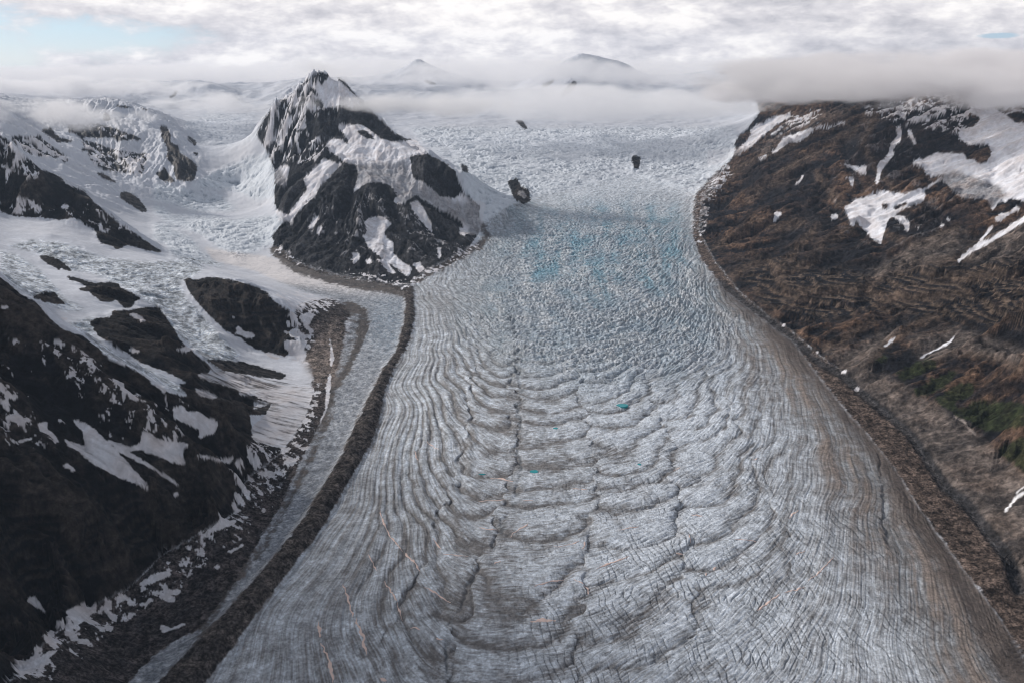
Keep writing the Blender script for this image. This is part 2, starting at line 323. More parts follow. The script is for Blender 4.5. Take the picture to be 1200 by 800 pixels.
for pg in [
    # central mountain
    B((230,103),(250,108),(335,190),(300,200),(260,197),(215,207),(200,180),(192,160),(205,130)),
    B((250,255),(330,255),(390,300),(440,310),(500,303),(540,350),(480,352),(488,400),(490,425),(530,440),(570,475),(620,490),(640,470),(670,490),(720,500),(700,600),(660,600),(640,560),(610,540),(560,515),(520,490),(500,475),(480,490),(455,505),(430,500),(440,470),(420,448),(390,437),(350,437),(320,455),(300,480),(320,420),(315,385),(280,375),(225,335),(220,315),(240,300),(265,303),(290,325),(285,300),(265,275)),
    B((210,362),(240,372),(272,378),(230,420),(200,450),(185,480),(150,510),(120,545),(95,552),(110,520),(150,480),(160,455),(148,425),(175,400),(190,385)),
    B((480,500),(505,493),(525,520),(548,565),(553,600),(530,575),(505,545),(485,520)),
    B((335,562),(360,545),(400,545),(425,565),(400,590),(405,610),(430,625),(430,660),(465,690),(490,705),(475,735),(440,705),(390,670),(350,640),(330,605),(350,590)),
    B((298,652),(325,660),(325,675),(303,697)), B((375,675),(400,678),(440,722),(420,722)), B((185,543),(200,545),(175,585),(160,580)), B((190,575),(208,572),(200,597),(188,597)), B((340,680),(360,675),(365,690),(345,692)),
    B((490,690),(510,685),(530,710),(510,720)), B((565,640),(580,640),(580,670),(570,680)), B((635,575),(660,590),(650,605),(635,595)),
    B((60,395),(90,380),(105,390),(95,450),(60,440)), B((60,520),(100,540),(150,470),(160,480),(110,560),(70,560)),
    # nunatak snow
    # right mountain
    Z5((120,290),(200,190),(215,160),(300,110),(460,62),(470,85),(400,125),(300,200),(250,250),(150,320),(100,340),(60,370),(-60,400),(-60,300)),
    Z5((395,250),(420,215),(500,195),(590,160),(610,170),(560,220),(500,248),(450,255),(400,290),(350,325),(345,305),(380,280)),
    Z5((600,155),(650,143),(690,150),(760,125),(840,105),(780,135),(700,160),(640,170)), Z5((255,355),(290,335),(330,315),(290,360)), Z5((320,215),(400,150),(440,140),(400,170),(340,215)), Z5((355,235),(430,170),(440,175),(380,225)),
    Z5((520,130),(600,60),(620,55),(570,110)), Z5((470,560),(500,500),(545,450),(555,455),(520,500),(490,530)), Z5((350,745),(365,690),(400,685),(410,695),(380,730),(360,750)), Z5((365,665),(380,670),(372,690)),
    Z5((770,372),(800,385),(850,395),(890,405),(905,392),(938,395),(930,430),(943,455),(900,445),(860,420),(820,410)), Z5((800,465),(830,470),(850,465),(860,490),(850,500),(858,535),(835,515),(825,490)), Z5((850,690),(870,690),(860,700)),
    D((660,182),(682,180),(686,195),(682,225),(655,258),(663,270),(645,290),(622,320),(610,365),(602,360),(608,325),(605,310),(625,285),(640,270),(648,245),(652,235),(668,215),(672,200)),
    D((505,435),(540,412),(600,393),(630,382),(655,388),(700,393),(745,375),(762,398),(750,420),(700,435),(660,460),(690,462),(710,485),(703,522),(692,490),(655,462),(640,480),(620,552),(605,545),(570,510),(540,475),(538,497),(525,488)),
    D((470,455),(485,455),(485,472),(468,475),(462,465)),
    D((890,103),(940,108),(1000,140),(1040,170),(1100,175),(1200,190),(1200,420),(1067,415),(1030,410),(990,420),(970,445),(950,410),(870,405),(810,350),(750,385),(745,380),(800,345),(840,322),(780,342),(768,338),(750,310),(715,297),(730,285),(760,280),(790,265),(880,268),(892,292),(900,282),(935,302),(948,295),(966,268),(958,240),(890,240),(860,215),(870,190),(912,182),(932,158),(905,142)),
    D((855,602),(890,570),(925,545),(960,533),(1010,500),(1067,462),(1120,430),(1120,450),(1067,482),(960,548),(900,580),(865,608)), D((920,545),(965,492),(975,495),(935,540)), D((975,470),(990,455),(1020,450),(1040,430),(1060,440),(1010,465),(990,482)),
    D((800,480),(822,492),(812,498)), D((822,470),(845,472),(830,480)), D((725,497),(750,495),(740,503)), D((495,292),(502,295),(498,302)), D((786,233),(795,232),(792,240)),
    D((700,195),(712,190),(722,215),(735,245),(722,235),(710,222)), D((795,168),(810,175),(828,198),(815,192)), D((965,225),(985,235),(975,250)),
    H((733,160),(760,145),(830,108),(862,74),(850,95),(838,112),(780,140),(740,163)), H((622,127),(640,110),(665,92),(668,98),(640,122)), H((683,78),(706,70),(700,77)), H((493,205),(500,195),(518,196),(508,207)), H((532,258),(545,247),(556,252),(548,263)), H((303,62),(312,52),(325,50),(320,62)), H((415,135),(425,135),(428,145),(415,142)),
    # left slopes
    Z4((380,760),(400,755),(430,755),(420,780),(395,780)), Z4((0,690),(50,685),(60,700),(20,710)), Z4((800,735),(860,740),(920,785),(880,780)), Z4((610,175),(640,170),(640,205),(680,210),(710,215),(650,225),(620,215)), Z4((380,60),(420,50),(440,65),(410,85),(390,80)),
    E((540,635),(570,625),(585,645),(620,645),(640,660),(682,678),(675,705),(668,718),(640,720),(625,732),(620,705),(600,690),(545,668)), E((352,485),(375,487),(405,500),(380,503)), E((483,558),(500,565),(522,575),(518,587),(505,583)),
    E((400,448),(430,450),(440,462),(410,462)), E((545,450),(580,440),(610,452),(580,460)), E((400,340),(430,340),(460,365),(440,365)), E((735,400),(745,375),(760,395),(790,400),(800,412),(770,418)), E((725,345),(735,348),(732,358)), E((820,462),(850,460),(885,480),(860,482)),
    E((885,425),(900,420),(940,430),(965,420),(950,450),(960,475),(940,485),(910,470),(890,450)), E((610,570),(640,580),(690,600),(660,605),(620,595)), E((935,345),(975,335),(980,350),(965,380),(985,400),(970,400),(950,380)),
    E((738,585),(780,580),(776,595),(750,595)), E((610,530),(650,522),(700,540),(640,548)),
    FF((200,30),(215,45),(240,50),(268,62),(262,20),(220,-30),(270,-10),(300,10),(350,60),(400,110),(440,155),(470,193),(440,182),(410,172),(365,155),(335,140),(290,115),(250,80),(210,60)),
    FF((330,35),(400,60),(425,55),(440,45),(443,8),(470,15),(490,35),(520,45),(590,50),(585,65),(570,75),(580,118),(540,112),(500,95),(445,72),(400,72),(440,100),(520,150),(568,183),(550,180),(480,135),(420,105),(370,75)),
    FF((188,120),(212,110),(230,125),(242,140),(225,138)), FF((112,-10),(150,-20),(148,5),(182,35),(170,38),(130,15)), FF((50,45),(80,35),(105,32),(100,40),(60,52)), FF((540,210),(552,198),(563,208),(548,220)), FF((12,-32),(60,-30),(70,-15),(30,-18)), FF((40,-60),(60,-40),(85,-20),(78,-12),(45,-40)),
    FF((598,78),(640,88),(690,100),(735,90),(720,115),(640,98)), FF((205,572),(240,558),(270,560),(300,572),(270,600),(235,625)), FF((40,750),(100,735),(150,700),(185,690),(120,755),(60,780)),
    FF((435,490),(470,460),(520,450),(540,460),(500,480),(445,500)), FF((500,520),(520,515),(550,535),(545,548),(515,545)), FF((80,540),(110,525),(130,560),(155,585),(110,565)), FF((650,320),(700,290),(745,292),(720,310),(670,325),(650,335)),
    FF((665,440),(680,428),(692,432),(678,445)), FF((705,390),(740,375),(760,360),(765,368),(720,395)), FF((500,620),(515,618),(535,630),(575,610),(582,620),(540,635),(505,645)),
    E((1030,400),(1045,480),(1020,560),(1015,640),(990,700),(1000,690),(1022,640),(1030,600),(1035,560)),
    ]: fill(SNOW, pg)
fill(SNOW, E((610,530),(700,520),(760,530),(850,560),(900,565),(985,570),(965,630),(930,700),(890,752),(820,745),(795,735),(780,700),(830,655),(855,620),(800,600),(720,570),(650,548)))
for pg in [B((486,352),(540,349),(590,400),(612,440),(618,485),(580,482),(545,445),(495,425),(485,400)), Z5((210,160),(250,110),(330,75),(450,60),(440,75),(320,95),(300,125),(250,140),(220,165)), Z5((115,290),(110,260),(140,200),(200,180),(215,190),(190,240),(140,285)),
           D((622,425),(640,422),(640,440),(625,442)), D((655,430),(680,425),(710,415),(690,432),(665,445)),
           B((350,265),(380,255),(400,262),(440,300),(460,305),(420,310),(395,295)), B((310,275),(345,275),(375,305),(345,300)),
           P((742,182),(751,184),(749,197),(744,199),(740,188)), P((595,212),(605,209),(611,218),(620,222),(622,236),(612,240),(601,232),(597,219)), P((603,141),(612,141),(616,147),(620,151),(616,152),(609,147)),
           P((635,99),(652,92),(645,100),(636,104)), P((656,110),(672,95),(677,96),(672,107),(660,114)), P((495,92),(510,97),(514,100),(500,98)), P((842,84),(855,83),(853,88),(843,88)), P((985,97),(998,86),(1012,93),(1000,97)),
           B((635,378),(660,385),(665,410),(650,405))]:
    fill(SNOW, pg, 0); fill(ROCK, pg, 1)
fill(SNOW, P((611,222),(618,230),(614,233),(605,226)))
# icefalls and crevassed fields: strength of the breaking-up
CREV = layer()
for pg, v in [(P((480,150),(860,150),(870,180),(830,215),(825,270),(700,275),(560,280),(540,200),(500,170)), .82), (P((590,180),(640,168),(800,165),(800,200),(640,225),(580,215)), .75),
              (P((565,200),(600,195),(640,235),(600,262),(565,285),(548,275)), .8),
              (Z2((300,660),(240,620),(330,570),(440,520),(600,450),(720,430),(760,480),(830,600),(780,690),(650,720),(500,650)), .9), (Z2((0,620),(150,640),(240,660),(400,670),(520,780),(260,790),(150,750),(0,720)), .8),
              (Z2((180,240),(330,170),(640,170),(650,330),(500,390),(290,370)), .45),
              (Z3((40,150),(160,120),(380,130),(500,155),(620,130),(780,120),(830,160),(830,250),(760,290),(620,350),(520,400),(430,330),(300,240),(150,190)), .9),
              (Z3((0,170),(120,190),(230,260),(300,350),(450,450),(300,420),(120,370),(80,300),(0,280)), .8), (Z3((0,50),(60,70),(130,120),(60,140),(0,110)), .8),
              (E((20,130),(100,110),(200,120),(300,160),(450,180),(600,170),(640,200),(600,225),(560,240),(580,290),(620,330),(680,400),(750,470),(700,515),(640,480),(560,410),(500,330),(440,290),(380,250),(280,210),(200,200),(120,150)), .85),
              (E((0,140),(60,160),(120,200),(200,290),(270,330),(200,330),(110,290),(60,270),(0,210)), .7), (E((300,350),(290,410),(370,470),(480,520),(600,590),(560,590),(430,515),(330,470),(260,400),(210,370)), .8),
              (D((800,345),(840,320),(900,335),(990,370),(1010,400),(960,440),(880,410),(840,400)), .7),
              (B((240,380),(330,380),(470,370),(490,420),(620,500),(690,500),(690,590),(640,560),(520,490),(450,500),(390,437),(320,450),(300,440)), .5)]:
    fill(CREV, pg, v)
DEB = layer()                                      # rock rubble lying on ice
fill(DEB, mor_pg); fill(DEB, rdeb_pg, .9); fill(DEB, ldeb_pg, .9)
fill(DEB, G((400,150),(430,140),(480,165),(490,215),(455,300),(420,370),(385,420),(340,520),(290,610),(190,760),(140,800),(90,800),(250,600),(350,440),(410,330),(440,250),(430,190)), .8)
fill(DEB, G((415,190),(455,175),(450,260),(415,340),(385,390),(400,300)), .25)
stroke(DEB, B((60,650),(130,705),(230,735),(320,755),(400,765),(460,780)), 6, .8)
stroke(DEB, P((200,800),(262,700),(310,640),(345,575),(372,520),(392,470)), 4, .5)
stroke(DEB, P((566,285),(535,303),(505,318),(488,330)), 3, 1.); stroke(DEB, P((562,262),(572,275),(560,292)), 4, .6)
DEBR = layer(); fill(DEBR, P(*(TROUGH[4:] + [(1262,862),(1175,800),(1130,715),(1085,640),(1045,575),(1010,520),(960,455),(900,395),(850,348)])))
VEG = layer()
for pg in [H((590,160),(640,150),(645,168),(605,175)), H((660,210),(720,175),(790,155),(800,180),(720,222),(680,228)), H((720,255),(790,220),(865,190),(840,230),(780,270),(740,278)), H((785,290),(870,235),(918,238),(900,280),(830,300)),
           H((860,320),(930,290),(1067,300),(1180,300),(1180,380),(1067,370),(1000,385),(940,388),(880,350)), H((980,445),(1067,400),(1180,380),(1180,560),(1067,512),(1010,470)), H((570,125),(600,112),(612,118),(580,130)), P((1095,470),(1110,462),(1125,480),(1140,492),(1128,488))]: fill(VEG, pg)
TALUS = layer()                                    # pale loose slopes on the right, purple talus on the left
fill(TALUS, P(*(TROUGH[8:] + CREST[::-1] + [(985,428)])), 1.)
for pg in [D((540,660),(640,600),(740,540),(830,510),(890,505),(900,530),(850,590),(740,610),(640,650)), H((440,130),(560,110),(640,60),(700,20),(640,110),(560,190),(490,190)), D((860,590),(980,500),(1067,480),(1150,440),(1150,560),(1000,600),(900,600)), Z5((230,300),(470,90),(640,70),(800,40),(880,60),(740,110),(600,150),(420,210),(390,250),(300,330)), E((980,380),(1060,350),(1075,400),(1050,560),(1000,570),(960,520),(940,480),(980,440)), H((700,90),(860,60),(1067,130),(1067,180),(900,140),(740,180))]: fill(TALUS, pg, .8)
MOTT_ = 0
MOTT = layer()                                     # broken snow cover
for pg, v in [(FF((205,572),(330,540),(410,515),(400,560),(330,590),(250,650),(180,710),(110,775),(30,800),(40,750),(145,650)), .6), (E((800,740),(900,750),(990,560),(1010,560),(1000,600),(960,760),(880,880),(850,900),(740,860),(760,800),(780,750)), .46), (FF((760,100),(880,60),(900,110),(860,240),(760,340),(640,400),(610,340),(740,230),(720,120)), .34),
              (FF((640,320),(740,300),(740,350),(620,440),(520,560),(400,600),(300,680),(180,790),(100,790),(200,660),(400,520),(440,480)), .33), (G((180,120),(260,110),(400,140),(310,190),(290,230),(230,150)), .5), (E((860,320),(940,340),(990,420),(960,500),(900,480),(900,400)), .5),
              (B((50,650),(130,690),(240,720),(400,750),(470,770),(520,740),(640,680),(700,640),(690,610),(600,690),(460,740),(300,720),(160,700),(80,640)), .45),
              (E((-60,420),(200,420),(420,540),(600,620),(560,780),(200,760),(-60,760)), .12), (B((100,560),(330,450),(480,520),(680,620),(600,680),(300,690)), .07), (D((560,150),(900,330),(800,520),(560,600),(420,420)), .05), (Z4((-60,0),(600,60),(900,260),(500,180),(-60,80)), .2), (Z1((-40,300),(100,380),(200,470),(260,540),(220,580),(170,560),(120,600),(-40,600)), .4),
              (Z3((740,600),(830,640),(1000,660),(1066,700),(1000,760),(900,730)), .5),
              (Z1((480,320),(700,390),(800,410),(950,420),(900,570),(760,550),(600,500)), .56), (Z1((400,240),(560,230),(660,245),(880,310),(900,350)), .3), (Z1((60,320),(250,320),(430,480),(200,440)), .5),
              (B((60,185),(190,95),(210,140),(200,200),(260,200),(150,240),(160,280),(100,330),(50,380),(20,300)), .5), (B((60,330),(140,280),(270,320),(230,360),(150,380),(60,380)), .25),
              (D((560,130),(700,100),(880,60),(940,110),(900,150),(880,200),(800,190),(700,170),(620,150)), .34), (P((1120,60),(1260,60),(1260,140),(1150,130)), .35),
              (Z5((440,100),(640,50),(660,60),(560,130),(430,180)), .35), (P((800,222),(850,190),(858,200),(830,240),(820,290),(808,260)), .45)]: fill(MOTT, pg, v)
OGIVE = layer(); fill(OGIVE, P((500,400),(860,380),(900,470),(930,560),(900,700),(760,820),(480,820),(420,700),(420,600),(440,520)), 1.)
FALL = layer(); fill(FALL, P((590,262),(680,238),(780,235),(812,262),(818,300),(850,345),(860,380),(840,430),(700,450),(600,420),(540,380),(560,320)), 1.)
DIRTR = layer(); fill(DIRTR, P(*([(800,300)] + ICE_R[3:] + [(1300,870),(1120,870),(1080,780),(1040,690),(990,590),(930,480),(870,400)])), 1.)
BLUE = layer(); fill(BLUE, P((640,250),(780,238),(812,262),(815,300),(800,330),(720,345),(640,335),(600,310)), 1.); fill(BLUE, G((500,150),(590,130),(600,190),(570,290),(530,330),(510,280)), .8); fill(BLUE, Z3((450,200),(620,150),(740,170),(700,290),(560,330)), .8); fill(BLUE, P((570,195),(620,200),(640,235),(600,262),(565,280)), .5)
TRGH = layer()                                     # melt channels winding down the glacier
for pts, w_ in [([(598,367),(606,400),(604,430),(611,455),(607,480),(611,510),(605,530),(611,555),(607,575),(598,600),(588,622),(578,640),(580,655),(560,672),(548,690),(542,712),(527,735),(522,760),(525,800)], 1.3),
                ([(1030,530),(1033,560),(1037,580),(1035,610),(1042,640)], 1.6), ([(1037,565),(1055,570),(1075,595)], .8), ([(757,264),(765,285),(770,310),(780,325)], .8),
                ([(472,560),(480,545),(475,520)], .8), ([(449,600),(452,590),(468,588),(480,570)], .9)]:
    stroke(TRGH, P(*pts), w_, 1.)
DRAIN = layer(); stroke(DRAIN, P((845,330),(870,352),(925,392),(960,425),(985,438),(1012,462),(1044,488),(1068,510),(1085,534),(1106,568),(1135,592),(1160,625),(1180,650),(1195,690)), 2.2, 1., 7)
FAN = layer(); fill(FAN, E((600,500),(700,480),(780,500),(900,540),(990,565),(965,640),(930,700),(890,755),(795,740),(740,640),(620,590))); fill(FAN, FF((200,20),(450,0),(600,60),(560,190),(200,80)), .4); fill(FAN, B((330,540),(430,540),(490,720),(430,720),(330,620)), .4)
STRA = layer()
fill(STRA, P((860,300),(930,305),(1000,318),(1080,312),(1260,300),(1260,400),(1120,385),(1040,372),(960,382),(900,372),(866,335)), 1.); fill(STRA, Z4((-60,500),(300,640),(400,800),(-60,800)), .8); fill(STRA, FF((0,150),(300,200),(640,200),(640,320),(400,470),(0,480)), .7); fill(STRA, E((570,230),(800,260),(940,380),(800,450),(640,330)), .8)
RIB = layer()
for ln in [D((80,400),(160,320),(220,285),(300,262),(400,205),(520,165)), D((100,560),(180,520),(230,470),(300,500),(380,480)), D((420,560),(500,520),(560,480),(470,400),(420,330)), D((700,592),(800,520),(860,500)), D((540,700),(640,640),(740,600),(900,590)), D((300,330),(400,270),(520,210),(600,130)), D((150,650),(260,600),(330,640),(420,600)),
           D((560,440),(640,520),(740,560),(860,540)), D((660,380),(600,300),(560,240),(610,130)), D((420,500),(360,560),(300,640),(330,720)), D((760,640),(860,660),(980,640),(1067,650)), D((360,700),(520,690),(700,720),(900,700)), D((200,420),(260,360),(330,350)), H((440,130),(520,90),(600,40)), H((560,190),(640,110),(720,60),(800,30)), H((900,140),(1000,160),(1067,200))]:
    stroke(RIB, ln, 3.5, 1.)
GUL = layer()
for ln in [D((170,500),(230,430),(290,380),(360,330),(430,300)), D((240,640),(300,560),(340,520),(420,440),(470,330)), D((430,640),(520,560),(560,520),(600,470)), D((560,380),(520,300),(500,200)), D((640,360),(660,270),(680,190),(690,120)), D((700,540),(640,560),(600,640),(570,740)), D((860,610),(940,540),(1060,470)), D((750,520),(800,480),(760,420)),
           H((480,185),(560,130),(640,90),(690,40)), H((700,190),(780,120),(860,75)), H((860,300),(960,250),(1067,230)), D((120,470),(150,400),(240,330)), D((900,420),(960,380),(980,300)), D((330,250),(400,230),(480,210)), D((380,700),(420,640),(500,600))]:
    stroke(GUL, ln, 3.0, 1.)
DARK = layer()
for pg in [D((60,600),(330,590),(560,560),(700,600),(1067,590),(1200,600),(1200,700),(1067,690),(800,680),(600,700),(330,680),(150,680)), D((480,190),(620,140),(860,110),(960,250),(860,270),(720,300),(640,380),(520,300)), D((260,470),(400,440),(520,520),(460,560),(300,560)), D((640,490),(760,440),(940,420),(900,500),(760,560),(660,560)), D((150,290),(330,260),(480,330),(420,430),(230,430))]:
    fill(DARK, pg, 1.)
FOAM = layer(); stroke(FOAM, P((1200,577),(1190,583),(1184,592),(1178,598)), 1.6, 1.); stroke(FOAM, P((1200,570),(1192,578)), .8, 1.)
RAMP = layer(); stroke(RAMP, P((1119,487),(1128,492),(1138,504),(1143,508)), 1.2, 1.)

_soft = {}
def soft(l, r):
    k = (l.tobytes()[::9973], r)
    if k not in _soft: _soft[k] = blur(l, r)
    return _soft[k]
px, py = project(X, Y, Zb); px = px.astype(F); py = py.astype(F)
m9 = look(soft((lab == 9).astype(F), 8), px, py); rockb = np.maximum(look(soft(ROCK, 5), px, py), m9 * .75); gl_main = look(soft((lab == 1).astype(F), 2), px, py); crev = look(soft(CREV, 4), px, py)
mor = look(soft((lab == 2).astype(F), 3), px, py); trib = look(soft((lab == 3).astype(F), 3), px, py); debb = look(soft(DEB, 3), px, py)
rmt = look(soft((lab == 5).astype(F), 10), px, py)
print('masks', round(time.time() - T0, 1))
# slope of the bare relief, for gullies that run downhill
gy_, gx_ = np.gradient(Zb)
dYr = np.gradient(yr)[:, None]; dS = np.gradient(sc)[None]
zx = gx_ / (dS * Y); zy = gy_ / dYr - zx * X / Y
slope = np.hypot(zx, zy)
el = np.maximum(slope, .02)
Z = Zb.copy()
# valley ice: a gentle crown, then ogive ridges, flow streaks, seracs
mL = np.array([on_ice(*p)[:2] for p in MOR_R[::-1]] + [(-330, 6000), (-500, 8000)]); mL = mL[np.argsort(mL[:, 1])]
mR = np.array([on_ice(*p)[:2] for p in ICE_R[::-1]] + [(1900, 8200)]); mR = mR[np.argsort(mR[:, 1])]
xl = np.interp(yr, mL[:, 1], mL[:, 0])[:, None]; xr = np.interp(yr, mR[:, 1], mR[:, 0])[:, None]
xl = np.where(yr[:, None] < mL[0, 1], mL[0, 0], xl)
apex = xl + .31 * (xr - xl)
wl = apex - xl; wr = xr - apex
X3 = X + fbm(X32 / 500, Y32 / 500, 2, 90) * 50
tau = np.where(X3 < apex, (apex - X3) / wl, (X3 - apex) / wr)
tauc = np.clip(tau, 0, 1.4)
Dsh = 1250 * tauc ** 2 + 900 * tauc ** 6
Dsh = Dsh * np.interp(yr, [1500, 4200, 6500, 9000], [1., 1., .6, .3])[:, None]
phi = (Y - Dsh + fbm(X32 / 260, Y32 / 260, 3, 5) * 34)
gyp, gxp = np.gradient(phi)
gpx = gxp / (dS * Y); gpy = gyp / dYr - gpx * X / Y
gphi = np.clip(np.hypot(gpx, gpy), .5, 14).astype(F)
phi = phi.astype(F)
across = ((X - xl) / (xr - xl)).astype(F)
foot = (Y32 / 1500.0)                              # detail grows coarser with range
def flow_noise(width, length, seed, wob):
    """streaks along the bent layers of the ice, WIDTH m across and LENGTH m long wherever the layers are squeezed"""
    out = np.zeros(X.shape, F); ws = np.zeros(X.shape, F)
    ww = fbm(X32 / 90, Y32 / 90, 2, seed) * wob
    for k in range(9):
        lam = 5.0 * 1.7 ** k
        eff = lam / gphi / (width * foot ** .45)
        wgt = np.exp(-(np.log(eff) ** 2) / .6)
        if wgt.max() < .03: continue
        out += wgt * perlin(phi / lam, across * (1700 / length) + k * 3.1 + ww, seed + k)
        ws += wgt * wgt
    return out / (np.sqrt(ws) + 1e-3)
foot = (Y32 / 1500.0).mean(1, keepdims=True) ** 0 * (yr[:, None] / 1500.0).astype(F)
fineS = flow_noise(4.5, 30, 60, .3)
streak = flow_noise(12, 130, 160, .35)
cre = flow_noise(9, 60, 260, .5)
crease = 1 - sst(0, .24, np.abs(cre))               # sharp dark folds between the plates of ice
wide = perlin(phi / 150 / (1 + gphi * .15), across * 5, 71)
# ogive swells: rounded backs, sharp troughs
og_m = look(soft(OGIVE, 30), px, py) * gl_main
lam_o = np.interp(yr, [1500, 2500, 3500, 5000], [165, 150, 115, 85])[:, None]
ph_o = np.cumsum(np.gradient(yr) / lam_o[:, 0])[:, None]
bx = across + fbm(X32 / 160, Y32 / 160, 3, 130, .6) * .035
edges = np.array([-1, .10, .19, .288, .44, .588, .746, .87, 2.0])
bk = np.digitize(bx, edges) - 1; bk = np.clip(bk, 0, len(edges) - 2)
bl0, bl1 = edges[bk], edges[bk + 1]
bu = np.clip((bx - bl0) / (bl1 - bl0), 0, 1) * 2 - 1
bu[bk == 0] = 0; bu[bk == len(edges) - 2] = 0
inner = (bk > 1) & (bk < len(edges) - 3)
ph_o = ph_o - Dsh / lam_o + np.array([.0, .2, .55, .1, .65, .3, .8, .45])[bk] + .38 * (1 - bu ** 2) * inner + fbm(X32 / 380, Y32 / 380, 4, 8, .5) * 1.3
og = np.abs(np.sin(np.pi * ph_o.astype(F))) ** .75 - .66
bdip = (np.abs(bu) ** 10 * inner * sst(-.5, .3, fbm(X32 / 140, Y32 / 140, 2, 131))).astype(F)
og_h = -bdip * 3.2 * og_m + og * (8.0 * (0.5 + 0.9 * sst(-.5, .6, fbm(X32 / 330, Y32 / 330, 2, 12)))) * og_m * np.clip(1.25 - tauc, 0, 1)
fallm = look(soft(FALL, 28), px, py) * gl_main
def seracs(sx, sy, seed):
    qx = X32 / sx + fbm(X32 / 120, Y32 / 120, 2, seed + 3) * .8; qy = phi / sy + fbm(X32 / 90, Y32 / 90, 2, seed + 5) * .8
    return ridged(qx, qy, 3, seed, .7) * .6 + fbm(qx * 1.7, qy * 1.7, 3, seed + 9, .7) * .8
ser = seracs(26, 17, 21) * .75 + seracs(110, 70, 24) * .55
ser = ser + .35 * perlin(X32 / 13, Y32 / 13, 29)
ser = ser * (.55 + .9 * sst(-.4, .5, fbm(X32 / 300, Y32 / 300, 2, 28)))
trg_n = fbm(X32 / 50, Y32 / 50, 3, 33, .7) * 11
trg = look(soft(TRGH, 1), px + trg_n * .6, py + trg_n * .3)
streak2 = fineS
# crevasses: two sets of narrow cracks on the lower glacier
crq = fbm(X32 / 130, Y32 / 130, 3, 95)
def cracks(u, seed, spacing, gate):
    t = u / spacing + crq * 1.5
    d = np.abs(t - np.floor(t) - .5) * 2                # 1 at the crack
    k = np.floor(t)
    on = perlin(k * 7.31, (X32 * .6 + Y32) / 80, seed)
    return sst(.70, .92, d) * sst(gate, gate + .2, on)
crk = np.maximum(cracks(X32 + .22 * Y32, 97, 17.0, -.05), cracks(phi * 1.0, 98, 24.0, .1) * .8 * (gphi < 2.2)) * sst(3000, 2000, Y32) * sst(-.2, .3, fbm(X32 / 220, Y32 / 220, 3, 99) + .22) * sst(.25, .45, across)
hm = streak * (.35 + .2 * foot) + wide * 3.0 + fineS * (.8 + .4 * foot) - crease * (.6 + .4 * foot) * (1 - .7 * sst(.4, .9, tauc)) - crk * 2.2
Z += gl_main * (hm * (1 - .6 * fallm) + fallm * (ser * 12 - crease * 7 + cre * 3)) + og_h - trg * 5 * gl_main * sst(-.4, .3, fbm(X32 / 120, Y32 / 90, 2, 36) + .1)
crn = gl_main * 14 * (1 - np.clip(np.abs(across * 2 - 1), 0, 1) ** 4) * sst(6500, 4500, yr)[:, None]
Z += crn
# crevassed snowfields: transverse steps, finer broken ground
cq = fbm(X32 / 400, Y32 / 400, 3, 44)
cv1 = ridged(X32 / 210 + cq * 1.5, Y32 / 75 + cq * 2.5, 4, 45, .6)
cv2 = ridged(X32 / 60 + cq * 2, Y32 / 45 + cq * 3, 3, 46, .6)
farw = np.interp(yr, [2500, 6000, 9000], [.35, 1., 1.6])[:, None]
cm = np.clip(crev * (1 - gl_main), 0, 1)
Z += cm * farw * (cv1 * 16 + cv2 * 10) * (.5 + .8 * sst(-.45, .35, cq + .15))
fz = sst(10800, 13500, yr)[:, None]
Z += fz * (ridged(X32 / 2600 + .3, Y32 / 2600, 4, 49, .55) - .1) * 190 * (1 - .7 * sst(600, 1000, Zb))
icef = (1 - rockb) * (1 - gl_main) * (1 - debb)
Z += icef * farw * fbm(X32 / 260, Y32 / 180, 4, 50) * 13
# tributary: transverse waves that bend down the valley
tw = np.abs(np.sin(Y / 19.0 + X / 60 + fbm(X32 / 70, Y32 / 70, 3, 51, .65) * 6)).astype(F) * sst(-.4, .3, fbm(X32 / 60, Y32 / 40, 2, 57))
Z += trib * (tw * 3.0 + fbm(X32 / 40, Y32 / 40, 3, 52) * 2.5) * sst(5200, 4300, yr)[:, None]
# moraines
mb = look(soft((lab == 2).astype(F), 8), px, py)
Z += mor * (mb * 22 + ridged(X32 / 60 + Y32 / 120, Y32 / 34 - X32 / 90, 4, 53, .6) * 8)
ld = look(soft((lab == 8).astype(F), 6), px, py); rd = look(soft((lab == 4).astype(F), 4), px, py)
ldn = ridged(X32 / 55 + Y32 / 160, Y32 / 38, 4, 54, .6)
Z += ld * ldn * 7 + rd * (ridged(X32 / 36 + Y32 / 90, Y32 / 50 - X32 / 120, 4, 55, .6) * 6)
Z -= look(soft(DRAIN, 2), px, py) * 12
# rock: gullies that branch down the fall line
sel = (rockb > .02)
xs, ys = X32[sel], Y32[sel]; nx = (-zy[sel] / el[sel]).astype(F); ny = (zx[sel] / el[sel]).astype(F); am = rockb[sel]
wx = fbm(xs / 300, ys / 300, 2, 61) * 60; wy = fbm(xs / 300, ys / 300, 2, 62) * 60
def gully(x, y, dx, dy, seed):
    ix = np.floor(x); iy = np.floor(y); fx = x - ix; fy = y - iy
    ix = ix.astype(np.int32); iy = iy.astype(np.int32)
    va = np.zeros(x.shape, F); sx = np.zeros(x.shape, F); wt = np.zeros(x.shape, F)
    for i in (-1, 0, 1, 2):
        for j in (-1, 0, 1, 2):
            if (i in (-1, 2)) and (j in (-1, 2)): continue
            h1 = _RV[_hash(ix - i, iy - j, np.int32(seed))]; h2 = _RV[_hash(ix - i, iy - j, np.int32(seed + 91))]
            ax = fx + i - h1 * .6; ay = fy + j - h2 * .6
            d = ax * ax + ay * ay; w = np.exp(-d * 2.2)
            m = (ax * dx + ay * dy) * F(2 * np.pi)
            va += np.cos(m) * w; sx += np.sin(m) * w; wt += w
    return va / wt, -sx / wt
